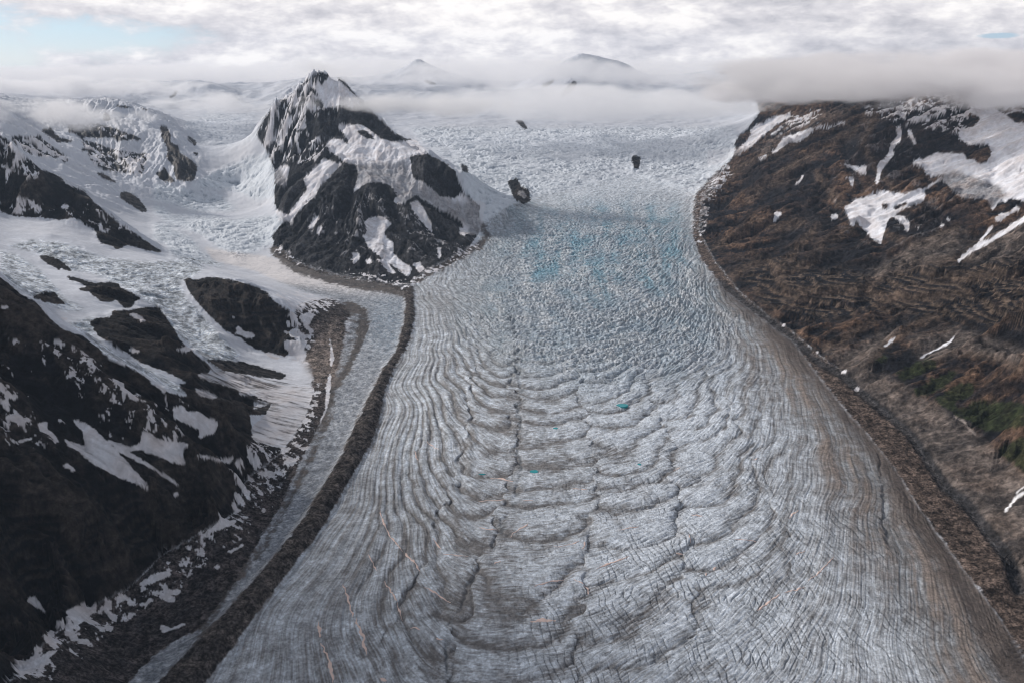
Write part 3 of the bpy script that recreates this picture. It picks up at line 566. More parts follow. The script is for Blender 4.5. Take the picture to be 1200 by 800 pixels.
gd = np.zeros(xs.shape, F); a = 1.0; dx_, dy_ = nx.copy(), ny.copy()
rng = np.interp(ys, [1500, 5000, 9000], [.65, 1.0, 1.6]).astype(F)
base = 210.0 * np.interp(ys, [1500, 3500, 9000], [.7, 1.0, 1.5]).astype(F)
# one fixed lattice per octave (its scale must not drift with range)
for k, (lam, wk) in enumerate([(330, 1.0), (170, .62), (88, .36), (46, .2), (24, .11)]):
    v, s = gully((xs + wx) / lam, (ys + wy) / lam, dx_, dy_, 200 + k)
    gd += v * wk
    dx_ = dx_ + s * ny * 0.0 + s * nx * .45 * wk; dy_ = dy_ + s * ny * .45 * wk
    dn = np.hypot(dx_, dy_) + 1e-5; dx_ /= dn; dy_ /= dn
GH = np.zeros(X.shape, F); GH[sel] = gd
stp = np.clip(slope / .45, .25, 1.6) * (1 - .6 * look(soft(TALUS, 8), px, py))
RN = np.zeros(X.shape, F); RN[sel] = ridged(xs / 240, ys / 240, 5, 64, .5)
RF = np.zeros(X.shape, F); RF[sel] = ridged(xs / 70 + ys / 200, ys / 70, 4, 67, .6)
RS = np.zeros(X.shape, F); RS[sel] = ridged(xs / 34 + RF[sel] * .3, ys / 34, 3, 68, .7)
smo = 1 - .85 * look(soft(SNOW, 3), px, py)
Z += rockb * RS * 6 * farw * smo
wr_ = fbm(X32 / 120, Y32 / 120, 3, 69, .6) * 5
Z += look(soft(RIB, 5), px + wr_, py - wr_) * 34 - look(soft(GUL, 5), px + wr_, py + wr_) * 38
Z += rockb * (GH * 34 * stp * farw ** .5 * (.4 + .6 * smo) + RN * 22 * farw * (.5 + .5 * smo) + RF * 12 * farw * smo)
# bedding: benches and cliffs at even heights, tilted a little
Zs = Z + X * .05 + Y * .02
stra = look(soft(STRA, 8), px, py)
for lam, a_ in ((62.0, 10.0), (21.0, 4.0)):
    nz = np.zeros(X.shape, F); nz[sel] = fbm(xs / 500, ys / 500, 2, 66)
    t_ = (Zs / lam + nz * 1.2)
    fr = t_ - np.floor(t_)
    Z += rockb * (.25 + 1.3 * stra) * a_ * (sst(.25, .75, fr) - fr) * 1.6
print('relief detail', round(time.time() - T0, 1))
#@COLOUR
# ------------------------------------------------------------------ colours of the ground, some with shade put in
px, py = project(X, Y, Z); px = px.astype(F); py = py.astype(F)
gy_, gx_ = np.gradient(Z); zx = gx_ / (dS * Y); zy = gy_ / dYr - zx * X / Y
slope = np.hypot(zx, zy).astype(F)
jit = fbm(X32 / 22, Y32 / 34, 3, 80, .6); jit2 = fbm(X32 / 26, Y32 / 38, 3, 81, .6)
jx = px + jit * 2.4; jy = py + jit2 * 1.9
n0 = fbm(X32 / 400, Y32 / 400, 4, 89)
def msk(l, r, n=.35, e=.12):
    v = look(soft(l, r), jx, jy)
    return sst(.5 - e, .5 + e, v + jit * n * .5)
rock = msk(ROCK, 1); snow = msk(SNOW, 1, .5); veg = msk(VEG, 3, 1.2, .2); talus = look(soft(TALUS, 4), jx, jy); debm = look(soft(DEB, 2), jx, jy)
glm = look(soft((lab == 1).astype(F), 1), jx, jy) * sst(8000, 6200, Y + n0 * 900); trb = look(soft((lab == 3).astype(F), 1), jx, jy)
mott = look(soft(MOTT, 3), px, py)
n3 = fbm(X32 / 20, Y32 / 26, 3, 85, .75)
mn = fbm(X32 / 40 + Y32 / 90, Y32 / 46, 4, 82, .65) - .25 * GH * rock
msel = sst(-.03, .05, (mott - .5) * .75 - mn - .25 * n3) * sst(.03, .12, mott)
def col(*c): return np.array(c, F)
def over(base, c, m): return base + (c - base) * m[..., None]
n1 = fbm(X32 / 500, Y32 / 500, 4, 83); n2 = fbm(X32 / 60, Y32 / 60, 4, 84, .6); n3 = fbm(X32 / 20, Y32 / 26, 3, 85, .75)
SNOWC = col(.57, .59, .64)  # toned down all over to carry the shade of the left snowfields
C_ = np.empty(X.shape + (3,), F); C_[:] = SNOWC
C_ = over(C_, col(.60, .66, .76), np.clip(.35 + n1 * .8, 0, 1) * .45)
# crevassed ice
ice_c = mix(col(.13, .19, .26), col(.64, .69, .75), sst(-.3, .55, cv1 * .45 + cv2 * .6 + n3 * .4)[..., None])
C_ = over(C_, ice_c, np.clip(look(soft(CREV, 2), jx, jy) * 1.25 * (.7 + .5 * sst(-.45, .35, cq + .15)) * (1 - .35 * sst(6500, 9000, Y)), 0, 1))
# main glacier: dusty ice, cleaner and bluer where it breaks up
limb = sst(.35, .8, tauc).astype(F)
prof = np.interp(across, [0, .12, .3, .45, .6, .75, .9, 1], [.0, .1, .10, -.2, -.30, -.10, .12, .3]).astype(F)
dirt_dark = .49 + prof + bdip * .35 + crease * .28 * (1 - limb * .6) + (.05 + .06 * limb) * streak + .16 * wide + (.42 - .16 * limb) * fineS + .22 * n1 + .4 * n2 - .75 * np.clip(og, -.7, .3) * og_m + .22 * n3  # dust, plus darker tone in creases and at band edges
dirtR = look(soft(DIRTR, 22), px, py)
dirt_dark = dirt_dark + .28 * dirtR - .15 * fallm
cl = sst(-.1, 1.15, dirt_dark)[..., None]
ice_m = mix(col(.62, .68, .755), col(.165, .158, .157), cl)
ice_m = over(ice_m, col(.27, .33, .39), fallm * .7)
ice_m = over(ice_m, col(.25, .20, .17), np.clip(dirtR * 1.2 * sst(-.3, 1.2, streak * .6 + wide * .7 + n1 + n2 * .5 + .2), 0, .75))
bl = look(soft(BLUE, 16), px, py)
ice_m = over(ice_m, col(.12, .33, .44), np.clip((bl * .8 + fallm * .25) * (.35 - ser * .5 + n3 * .5 + .7 * perlin(across * 19 + n2 * .6, Y32 / 520, 141)), 0, .8))
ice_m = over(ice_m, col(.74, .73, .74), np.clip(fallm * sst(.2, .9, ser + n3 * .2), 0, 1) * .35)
ice_m = over(ice_m, col(.60, .63, .66), fallm * sst(.1, .7, perlin(across * 26 + n2 * .8, Y32 / 420, 140) + .5 * cre) * .8)
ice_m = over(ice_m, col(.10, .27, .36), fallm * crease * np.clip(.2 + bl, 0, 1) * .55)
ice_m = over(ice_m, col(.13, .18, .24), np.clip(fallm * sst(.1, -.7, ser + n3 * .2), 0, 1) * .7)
ice_m = over(ice_m, col(.07, .085, .10), np.clip(look(soft(TRGH, 1), px + trg_n * .6, py + trg_n * .3) * 1.2, 0, .6) * sst(-.25, .3, fbm(X32 / 90, Y32 / 60, 2, 34)))
ice_m = over(ice_m, col(.10, .105, .115), crk * .65)  # crevasse insides: their shade put into the ice colour
edge = look(soft(DEBR, 9), px, py)
ice_m = over(ice_m, col(.085, .068, .060), np.clip(edge * 1.35 - .1 + n2 * .3 * (edge > .02), 0, .95))
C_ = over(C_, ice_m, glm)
trn = ridged((X32 * .86 + Y32 * .5) / 30, (Y32 * .86 - X32 * .5) / 9 , 3, 58, .65)
tri_c = mix(col(.56, .59, .64), col(.15, .17, .20), sst(-.3, .8, trn * .6 + n3 * .3 + n2 * .3 + .1)[..., None])
tri_c = over(tri_c, col(.28, .42, .55), np.clip(bl * .6 * (.6 + n3), 0, 1))
tri_c = over(tri_c, col(.74, .71, .71), sst(4300, 4700, Y) * (.85 - .5 * np.clip(n2 + n3, 0, 1)))
C_ = over(C_, tri_c, trb)
# rubble
deb_c = mix(col(.040, .036, .036), col(.105, .090, .082), sst(-.6, .7, n2 + n3 * .5)[..., None])
deb_c = over(deb_c, mix(col(.055, .042, .036), col(.16, .12, .10), sst(-.5, .7, n2 + n3 * .6)[..., None]), look(soft((lab == 4).astype(F), 3), px, py))
deb_c = over(deb_c, mix(col(.030, .028, .030), col(.085, .072, .070), sst(-.5, .7, n2 + n3 * .6)[..., None]), look(soft((lab == 8).astype(F), 3), px, py))
dm = np.clip(debm * 1.15, 0, 1); dm = sst(.15, .75, dm + (streak * .10 + n3 * .45 + n2 * .5) * (dm > .02) * (dm < .98))
C_ = over(C_, deb_c, dm)
# rock
band = fbm((Zs + nz * 40) / 26, X32 / 900, 3, 86, .7)
rkn = GH * .5 + RF * .35 + n3 * .3 + RS * .22
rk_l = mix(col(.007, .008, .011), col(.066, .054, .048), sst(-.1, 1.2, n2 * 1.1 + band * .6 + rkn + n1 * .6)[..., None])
rk_c = mix(col(.020, .024, .032), col(.070, .072, .080), sst(-.2, 1.0, n2 + n1 * .5 + rkn)[..., None])
rk_r = mix(col(.014, .015, .021), col(.20, .125, .085), sst(-.1, 1.3, n2 * .9 + band * 1.2 + n1 * 1.3 + rkn)[..., None])
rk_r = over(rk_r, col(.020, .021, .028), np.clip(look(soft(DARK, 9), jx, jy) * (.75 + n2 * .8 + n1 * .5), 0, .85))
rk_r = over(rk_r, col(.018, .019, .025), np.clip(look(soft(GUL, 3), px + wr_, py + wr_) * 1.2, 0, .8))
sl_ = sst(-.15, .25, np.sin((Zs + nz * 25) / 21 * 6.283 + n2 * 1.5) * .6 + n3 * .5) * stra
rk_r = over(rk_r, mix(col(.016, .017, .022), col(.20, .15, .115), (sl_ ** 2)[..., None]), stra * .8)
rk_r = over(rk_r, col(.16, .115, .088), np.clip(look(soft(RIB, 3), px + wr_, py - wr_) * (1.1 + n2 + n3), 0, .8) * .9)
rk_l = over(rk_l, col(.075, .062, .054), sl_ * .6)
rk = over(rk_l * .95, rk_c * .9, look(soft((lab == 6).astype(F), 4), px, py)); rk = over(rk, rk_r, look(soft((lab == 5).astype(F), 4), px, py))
tal_c = mix(col(.14, .12, .11), col(.27, .225, .20), sst(-.5, .6, n2 + GH * .3)[..., None])
rk = over(rk, tal_c, np.clip(talus * (.75 + n2 * .5), 0, .95))
rk = over(rk, mix(col(.022, .032, .012), col(.050, .062, .026), sst(-.5, .5, n3)[..., None]), veg * .9)
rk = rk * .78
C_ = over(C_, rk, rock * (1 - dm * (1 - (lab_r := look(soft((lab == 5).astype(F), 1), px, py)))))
C_ = over(C_, tal_c, np.clip(talus * (1 - rock), 0, 1))
C_ = over(C_, col(.035, .036, .040), np.clip(look(soft(DRAIN, 2), jx, jy) * 1.3, 0, .85))
left_shade = sst(420, 330, px) * sst(330, 420, py)  # left-front snow patches are darkened: shade put into their colour
snc = mix(SNOWC * 1.38 * (1 - .25 * left_shade[..., None]), col(.50, .45, .44), np.clip(.35 + n2 * .6 + .15 * GH, 0, .7)[..., None])
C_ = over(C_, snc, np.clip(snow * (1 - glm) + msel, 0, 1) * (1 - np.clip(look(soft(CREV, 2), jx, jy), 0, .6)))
fan = look(soft(FAN, 4), jx, jy) * sst(-.05, .55, fbm(X32 / 130 + Y32 / 400, Y32 / 22 + X32 / 160, 4, 88, .6) + .1)
C_ = over(C_, col(.07, .065, .065), np.clip(fan * .9, 0, .85))
C_ = over(C_, col(.85, .85, .87), look(FOAM, jx, jy)); C_ = over(C_, col(.30, .26, .24), look(RAMP, jx, jy))
# summits in the cloud: snow with a little rock on the steepest places
farm = sst(11500, 13500, Y)
C_ = over(C_, col(.05, .055, .07), farm * .8 * sst(.85, 1.1, slope + n2 * .25))
C_ *= (1 + .25 * n3 * (rock > .5))[..., None]
ROUGH = np.clip(1.15 - C_.mean(-1) * 2.2, .12, 1)
ROUGH = np.maximum(ROUGH, np.maximum(np.clip(glm + trb * (Y < 4600), 0, 1), np.clip(look(soft(CREV, 2), jx, jy) * 1.3 * (1 - snow), 0, .95)) * (C_.min(-1) > .1))
C_ = np.clip(C_, .004, .9)
print('colour', round(time.time() - T0, 1))
#@BUILD
# ------------------------------------------------------------------ materials
def nodes_of(m):
    m.use_nodes = True
    return m.node_tree.nodes, m.node_tree.links
def ground_material(name, rough, bump, size, mottle=.25, spec=.2, lo=.3, hi=.7):
    m = bpy.data.materials.new(name); n, l = nodes_of(m); b = n['Principled BSDF']
    b.inputs['Roughness'].default_value = rough; b.inputs['Specular IOR Level'].default_value = spec
    a = n.new('ShaderNodeAttribute'); a.attribute_name = 'ground_colour'
    g = n.new('ShaderNodeNewGeometry')
    t = n.new('ShaderNodeTexNoise'); t.inputs['Scale'].default_value = 1 / size; t.inputs['Detail'].default_value = 5; t.inputs['Roughness'].default_value = .65
    l.new(g.outputs['Position'], t.inputs['Vector'])
    r = n.new('ShaderNodeMapRange'); r.inputs['From Min'].default_value = lo; r.inputs['From Max'].default_value = hi; r.inputs['To Min'].default_value = 1 - mottle; r.inputs['To Max'].default_value = 1 + mottle
    l.new(t.outputs['Fac'], r.inputs['Value'])
    t2 = n.new('ShaderNodeTexNoise'); t2.inputs['Scale'].default_value = 1 / (size * 3.3); t2.inputs['Detail'].default_value = 8; t2.inputs['Roughness'].default_value = .75
    l.new(g.outputs['Position'], t2.inputs['Vector'])
    r2 = n.new('ShaderNodeMapRange'); r2.inputs['From Min'].default_value = lo; r2.inputs['From Max'].default_value = hi; r2.inputs['To Min'].default_value = max(.25, 1 - mottle * 1.3); r2.inputs['To Max'].default_value = 1 + mottle * 1.5
    l.new(t2.outputs['Fac'], r2.inputs['Value'])
    rr = n.new('ShaderNodeMath'); rr.operation = 'MULTIPLY'; l.new(r.outputs['Result'], rr.inputs[0]); l.new(r2.outputs['Result'], rr.inputs[1])
    v = n.new('ShaderNodeVectorMath'); v.operation = 'SCALE'; l.new(a.outputs['Color'], v.inputs[0]); 
    ra = n.new('ShaderNodeMapRange'); ra.clamp = False; ra.inputs['From Min'].default_value = 0; ra.inputs['From Max'].default_value = 1; ra.inputs['To Min'].default_value = 1
    l.new(a.outputs['Alpha'], ra.inputs['Value']); l.new(rr.outputs[0], ra.inputs['To Max']); l.new(ra.outputs[0], v.inputs['Scale'])
    l.new(v.outputs['Vector'], b.inputs['Base Color'])
    bp = n.new('ShaderNodeBump'); bp.inputs['Strength'].default_value = .8; bp.inputs['Distance'].default_value = bump
    hb = n.new('ShaderNodeMath'); hb.operation = 'ADD'; l.new(t.outputs['Fac'], hb.inputs[0]); l.new(t2.outputs['Fac'], hb.inputs[1])
    l.new(a.outputs['Alpha'], bp.inputs['Strength']); l.new(hb.outputs[0], bp.inputs['Height']); l.new(bp.outputs['Normal'], b.inputs['Normal'])
    return m
MATS = {'ice': ground_material('glacier_ice', .6, 4.5, 7, .26, .3, .36, .64), 'snow': ground_material('old_snow', .7, 5.0, 24, .09), 'rock': ground_material('bare_rock', .9, 20.0, 16, .42, .15, .38, .62), 'rubble': ground_material('moraine_rubble', .95, 9.0, 7, .6, .15, .40, .60)}
S = bpy.context.scene
COL = S.collection
def link(o): COL.objects.link(o); return o
def tag(o, label=None, cat=None, group=None, kind=None):
    if label: o['label'] = label
    if cat: o['category'] = cat
    if group: o['group'] = group
    if kind: o['kind'] = kind
    return o
def mesh_from(name, v, f, mat, cols=None, smooth=True, parent=None):
    m = bpy.data.meshes.new(name)
    m.vertices.add(len(v)); m.vertices.foreach_set('co', np.asarray(v, F).ravel())
    m.loops.add(f.size); m.loops.foreach_set('vertex_index', f.ravel().astype(np.int32))
    m.polygons.add(len(f)); m.polygons.foreach_set('loop_start', np.arange(0, f.size, f.shape[1], dtype=np.int32))
    m.polygons.foreach_set('use_smooth', np.full(len(f), smooth))
    m.update()
    if cols is not None:
        a = m.color_attributes.new('ground_colour', 'FLOAT_COLOR', 'POINT')
        a.data.foreach_set('color', cols.astype(F).ravel())
    m.materials.append(mat)
    o = bpy.data.objects.new(name, m); link(o)
    if parent: o.parent = parent
    return o
V = np.stack([X32, Y32, Z.astype(F)], -1).reshape(-1, 3)
VC = np.concatenate([C_, ROUGH[..., None]], -1).reshape(-1, 4)
idx = np.arange(NR * NC, dtype=np.int32).reshape(NR, NC)
Q = np.stack([idx[:-1, :-1], idx[:-1, 1:], idx[1:, 1:], idx[1:, :-1]], -1).reshape(-1, 4)
Lq = look(lab, (px[:-1, :-1] + px[1:, 1:]) / 2, (py[:-1, :-1] + py[1:, 1:]) / 2, True).ravel().astype(int)
far = ((Y[:-1, :-1] > 11800) & (Lq.reshape(NR - 1, NC - 1) != 5)).ravel(); Lq[far] = 10
Lq[((Y[:-1, :-1] < 8600).ravel()) & (Lq == 9) & ((Y[:-1, :-1] < 6000).ravel())] = 7
# the three nunataks are things of their own
nunas = [('rock_outcrop', P((738,178),(754,178),(756,205),(738,205)), 'small dark heart-shaped rock standing alone in the icefall below the snowfield'),
         ('rock_outcrop', P((590,204),(628,204),(628,244),(590,244)), 'snow-streaked dark rock outcrop in broken ice beside the central peak'),
         ('rock_outcrop', P((600,138),(623,138),(623,155),(600,155)), 'little slanting rock outcrop high on the snowfield just under the cloud')]
qx = (px[:-1, :-1] + px[1:, 1:]).ravel() / 2; qy = (py[:-1, :-1] + py[1:, 1:]).ravel() / 2
rq = rock[:-1, :-1].ravel() > .35
for k, (nm, pg, lb) in enumerate(nunas):
    (x0, y0), (x1, y1) = pg.min(0), pg.max(0)
    Lq[(qx > x0) & (qx < x1) & (qy > y0) & (qy < y1) & rq & (Y[:-1, :-1].ravel() > 5000)] = 20 + k
SPEC = {0: ('snowfield', 'snow', None, 'crevassed snowfield between the peaks feeding the glaciers', 'snowfield'),
        1: ('main_glacier', 'ice', None, 'broad grey glacier with curved ridges filling the valley', 'glacier'),
        2: ('medial_moraine', 'rubble', None, 'dark rubble ridge between the broad glacier and the narrow one', 'moraine'),
        3: ('tributary_glacier', 'ice', None, 'narrow pale glacier left of the dark rubble ridge', 'glacier'),
        4: ('lateral_moraine', 'rubble', None, 'brown rubble belt along the foot of the brown mountain', 'moraine'),
        5: ('brown_mountain', 'rock', None, 'brown layered mountain with snow gullies and a green bench', 'mountain'),
        6: ('snow_capped_mountain', 'rock', None, 'dark peak with snow shelf standing between the two glaciers', 'mountain'),
        7: ('dark_mountain', 'rock', None, 'near-black mountainside with hanging ice and snow patches', 'mountain'),
        8: ('snowy_moraine', 'rubble', None, 'dark rubble belt speckled with snow at the foot of the near-black mountain', 'moraine'),
        9: ('snowy_mountain', 'snow', None, 'snow-covered mountain with thin rock bands behind the dark ridge', 'mountain'),
        10: ('distant_mountains', 'snow', None, 'pale snow summits rising through the cloud', 'mountains')}
def region(name, mask, mat):
    f = Q[mask]
    u, inv = np.unique(f.ravel(), return_inverse=True)
    return mesh_from(name, V[u], inv.reshape(-1, 4), mat, VC[u])
for k, (nm, mt, _, lb, ct) in SPEC.items():
    if (Lq == k).any():
        tag(region(nm, Lq == k, MATS[mt]), lb, ct, kind='structure')
for k, (nm, pg, lb) in enumerate(nunas):
    if (Lq == 20 + k).any():
        tag(region(nm, Lq == 20 + k, MATS['rock']), lb, 'rock outcrop', 'rock outcrops in the ice')
print('ground', round(time.time() - T0, 1))
# ------------------------------------------------------------------ melt ponds and strips of old snow lying on the broad glacier
VS = V.reshape(NR, NC, 3)
def ground_z(x, y):
    i = np.interp(y, yr, np.arange(NR)); j = np.interp(x / y, sc, np.arange(NC))
    i0 = np.clip(i.astype(int), 0, NR - 2); j0 = np.clip(j.astype(int), 0, NC - 2); fi_ = i - i0; fj_ = j - j0
    z = VS[..., 2]
    return (z[i0, j0] * (1 - fi_) + z[i0 + 1, j0] * fi_) * (1 - fj_) + (z[i0, j0 + 1] * (1 - fi_) + z[i0 + 1, j0 + 1] * fi_) * fj_
def flat_material(name, c1, c2, rough, size):
    m = bpy.data.materials.new(name); n, l = nodes_of(m); b = n['Principled BSDF']; b.inputs['Roughness'].default_value = rough
    t = n.new('ShaderNodeTexNoise'); g = n.new('ShaderNodeNewGeometry'); l.new(g.outputs['Position'], t.inputs['Vector']); t.inputs['Scale'].default_value = 1 / size; t.inputs['Detail'].default_value = 4
    r = n.new('ShaderNodeMix'); r.data_type = 'RGBA'; l.new(t.outputs['Fac'], r.inputs['Factor']); r.inputs['A'].default_value = c1 + (1,); r.inputs['B'].default_value = c2 + (1,); l.new(r.outputs['Result'], b.inputs['Base Color'])
    return m
PINK = flat_material('pinkish_old_snow', (.80, .60, .53), (.62, .49, .44), .8, 6)
POND = flat_material('melt_water', (.01, .23, .27), (.02, .33, .36), .12, 8)
def strip(pts, w):
    """a thin lens of snow draped along a hollow; pts are photo positions, w the half width in metres"""
    pts = np.array([on_ice(*p_) for p_ in pts])[:, :2]
    seg = np.hypot(*np.diff(pts, axis=0).T); s = np.concatenate([[0], np.cumsum(seg)]); L = s[-1]
    m_ = max(8, int(L / 4)); t = np.linspace(0, L, m_)
    cx_ = np.interp(t, s, pts[:, 0]); cy_ = np.interp(t, s, pts[:, 1])
    cx_ = cx_ + fbm(t / 22, t * 0 + pts[0, 0], 2, 301) * w * 1.2; cy_ = cy_ + fbm(t / 22, t * 0 + pts[0, 1], 2, 302) * w * 1.2
    dx_, dy_ = np.gradient(cx_), np.gradient(cy_); dl = np.hypot(dx_, dy_) + 1e-6; nx_, ny_ = -dy_ / dl, dx_ / dl
    ww = w * np.sin(np.pi * np.linspace(.02, .98, m_)) ** .5 * (.25 + .9 * sst(-.5, .6, fbm(t / 18, t * 0 + pts[0, 0] * .1, 2, 303)))
    K = 7; v = []
    for k in np.linspace(-1, 1, K):
        x_ = cx_ + nx_ * ww * k; y_ = cy_ + ny_ * ww * k
        v.append(np.stack([x_, y_, ground_z(x_, y_) + .9 * (1 - k * k) + (0.15 if abs(k) < 1 else -.4)], -1))
    v = np.stack(v, 1); ii = np.arange(m_ * K).reshape(m_, K)
    f = np.stack([ii[:-1, :-1], ii[1:, :-1], ii[1:, 1:], ii[:-1, 1:]], -1).reshape(-1, 4)
    return mesh_from('snow_strip', v.reshape(-1, 3), f, PINK)
c1 = lambda *p_: [(350 + x_ / 2.667, 500 + y_ / 2.667) for x_, y_ in p_]
c6 = lambda *p_: [(700 + x_ / 3.557, 500 + y_ / 3.557) for x_, y_ in p_]
STRIPS = [(c1((255,265),(268,310),(290,350),(325,395)), 2.6), (c1((335,400),(355,430),(382,458)), 3.6), (c1((395,512),(430,522),(475,550)), 2.8), (c1((138,490),(155,540),(170,590)), 2.8), (c1((178,595),(200,650),(210,705)), 3.4),
          (c1((64,605),(68,655)), 3.2), (c1((70,670),(95,720),(108,795)), 3.2), (c1((218,405),(245,450)), 2.0), (c1((268,482),(300,530),(325,600)), 2.4), (c1((350,625),(378,635)), 3.0), (c1((430,660),(452,662)), 3.4), (c1((255,770),(275,778)), 3.4),
          (c1((565,330),(590,336),(628,336)), 3.4), (c1((660,355),(690,335),(715,322)), 3.4), (c1((400,50),(438,78)), 2.2), (c1((362,80),(372,108)), 3.0), (c1((600,165),(640,172),(670,184)), 3.0), (c1((560,240),(600,243),(645,240)), 2.2), (c1((700,245),(735,243)), 2.2),
          (c1((855,205),(900,208)), 3.0), (c1((795,392),(835,388),(880,375)), 3.4), (c1((725,618),(760,612),(805,616)), 5.0), (c1((735,515),(770,503),(830,488)), 2.2), (c1((860,490),(905,515),(905,535)), 2.6), (c1((885,400),(895,375)), 3.0), (c1((930,460),(1000,432),(1030,420)), 2.6), (c1((1000,340),(1060,325)), 2.4),
          (c1((420,360),(445,390)), 1.8), (c1((450,408),(500,415),(530,420)), 1.8), (c1((610,445),(630,438)), 3.0), (c6((385,388),(435,394)), 3.0), (c6((380,465),(388,498)), 2.8), (c6((330,545),(355,545)), 2.8), (c6((800,400),(812,380),(840,362)), 3.0), (c6((830,545),(860,528)), 4.0), (c6((665,775),(700,755),(760,710)), 3.6), (c6((780,705),(860,680)), 3.0),
          (c6((570,490),(660,490)), 2.4), (c6((480,610),(492,600)), 4.0), (c6((448,625),(455,640)), 3.4), (c6((10,605),(80,580),(120,565)), 2.4), (c6((880,655),(930,615),(985,555)), 2.0), (c6((315,190),(345,180)), 2.6), (c6((645,145),(662,142)), 3.2)]
for pts, w_ in STRIPS:
    tag(strip(pts, w_ * 1.35), 'thin pinkish strip of old snow lying in a hollow of the grey ice', 'snow patch', 'old snow strips on the broad glacier')
def pond(px0, py0, rx, ry, label):
    x0, y0, _ = on_ice(px0, py0)
    k = y0 / FPX; rx *= k * 1.05; ry *= (y0 ** 2 + CAM_Z ** 2) / (CAM_Z * FPX)
    a_ = np.linspace(0, 2 * np.pi, 40, endpoint=False); rr = 1 + .38 * fbm(np.cos(a_) * 1.3 + px0, np.sin(a_) * 1.3 + py0, 3, 311, .7)
    x_ = x0 + rx * rr * np.cos(a_) * (1 + .25 * np.sin(a_)); y_ = y0 + ry * rr * np.sin(a_)
    zt = ground_z(np.append(x_, x0), np.append(y_, y0)).max() + .3
    v = np.concatenate([np.stack([x_, y_, np.full(40, zt)], -1), np.stack([x_, y_, np.full(40, zt - 8.)], -1), [[x0, y0, zt]]])
    f = [(80, i, (i + 1) % 40) for i in range(40)] + [(i, i + 40, (i + 1) % 40) for i in range(40)] + [((i + 1) % 40, i + 40, (i + 1) % 40 + 40) for i in range(40)]
    tag(mesh_from('melt_pond', v, np.array(f), POND, smooth=False), label, 'pond', 'melt ponds on the broad glacier')
pond(729, 480, 6.5, 1.9, 'largest turquoise melt pond, high up in the middle of the broad glacier')
pond(626, 557, 4.6, 1.8, 'turquoise melt pond beside the winding melt channel, second largest')
pond(565, 559, 4.0, .5, 'thin sliver of turquoise melt water left of the winding melt channel')
pond(651, 506, 2.6, 1.0, 'tiny dark teal melt pond above the second largest pond')
pond(749, 549, 2.2, 1.0, 'tiny blue melt pond right of and below the largest pond')
print('objects', round(time.time() - T0, 1))
#@SKY
# ------------------------------------------------------------------ camera, sun, sky
cam = bpy.data.cameras.new('camera'); cam.sensor_width = 36; cam.lens = 36 * FPX / 1200; cam.clip_start = 5; cam.clip_end = 120000
co = link(bpy.data.objects.new('camera', cam)); co.location = (0, 0, CAM_Z); co.rotation_euler = (R(90) - PITCH, 0, 0); S.camera = co
SUN_EL, SUN_AZ = 30.0, -60.0                       # azimuth from straight ahead, negative is left
sun = bpy.data.lights.new('sun', 'SUN'); sun.energy = 3.1; sun.angle = R(6.0); sun.color = (1, .93, .86)
so = link(bpy.data.objects.new('sun', sun)); so.rotation_euler = (R(90 - SUN_EL), 0, R(180 - SUN_AZ)); so.location = (0, 0, 5000)
w = bpy.data.worlds.new('World'); S.world = w; w.use_nodes = True
n, l = w.node_tree.nodes, w.node_tree.links
bg = n['Background']; bg.inputs['Strength'].default_value = .10
sky = n.new('ShaderNodeTexSky'); sky.sky_type = 'NISHITA'; sky.sun_disc = False; sky.sun_elevation = R(SUN_EL); sky.sun_rotation = R(SUN_AZ); sky.altitude = 1500; sky.air_density = 1.0; sky.dust_density = .4
geo = n.new('ShaderNodeTexCoord')
def math_(op, a, b=None, c=None):
    m = n.new('ShaderNodeMath'); m.operation = op
    for i, v in enumerate((a, b, c)):
        if v is None: continue
        if isinstance(v, (int, float)): m.inputs[i].default_value = v
        else: l.new(v, m.inputs[i])
    return m.outputs[0]
sep = n.new('ShaderNodeSeparateXYZ'); l.new(geo.outputs['Generated'], sep.inputs[0])
az = math_('ARCTAN2', sep.outputs['X'], sep.outputs['Y']); elv = math_('ARCSINE', sep.outputs['Z'])
def cloud_noise(sx, sy, off, detail, rough, dist):
    cmb = n.new('ShaderNodeCombineXYZ'); l.new(math_('MULTIPLY', az, sx), cmb.inputs[0]); l.new(math_('MULTIPLY', elv, sy), cmb.inputs[1]); cmb.inputs[2].default_value = off
    t = n.new('ShaderNodeTexNoise'); t.inputs['Scale'].default_value = 1; t.inputs['Detail'].default_value = detail; t.inputs['Roughness'].default_value = rough; t.inputs['Distortion'].default_value = dist
    l.new(cmb.outputs[0], t.inputs['Vector']); return t.outputs['Fac']
big = cloud_noise(5, 21, 3.3, 3, .5, .2); mid = cloud_noise(19, 52, 1.7, 9, .60, .15); fine = cloud_noise(70, 140, 5.1, 6, .65, .15)
tone = math_('ADD', math_('MULTIPLY', big, .45), math_('ADD', math_('MULTIPLY', mid, .50), math_('MULTIPLY', fine, .14)))
ramp = n.new('ShaderNodeValToRGB'); l.new(tone, ramp.inputs[0])
e = ramp.color_ramp.elements; e[0].position = .40; e[0].color = (4.4, 4.4, 4.9, 1); e[1].position = .62; e[1].color = (9.6, 9.3, 9.2, 1)
m_ = e.new(.53); m_.color = (7.2, 7.0, 7.3, 1)
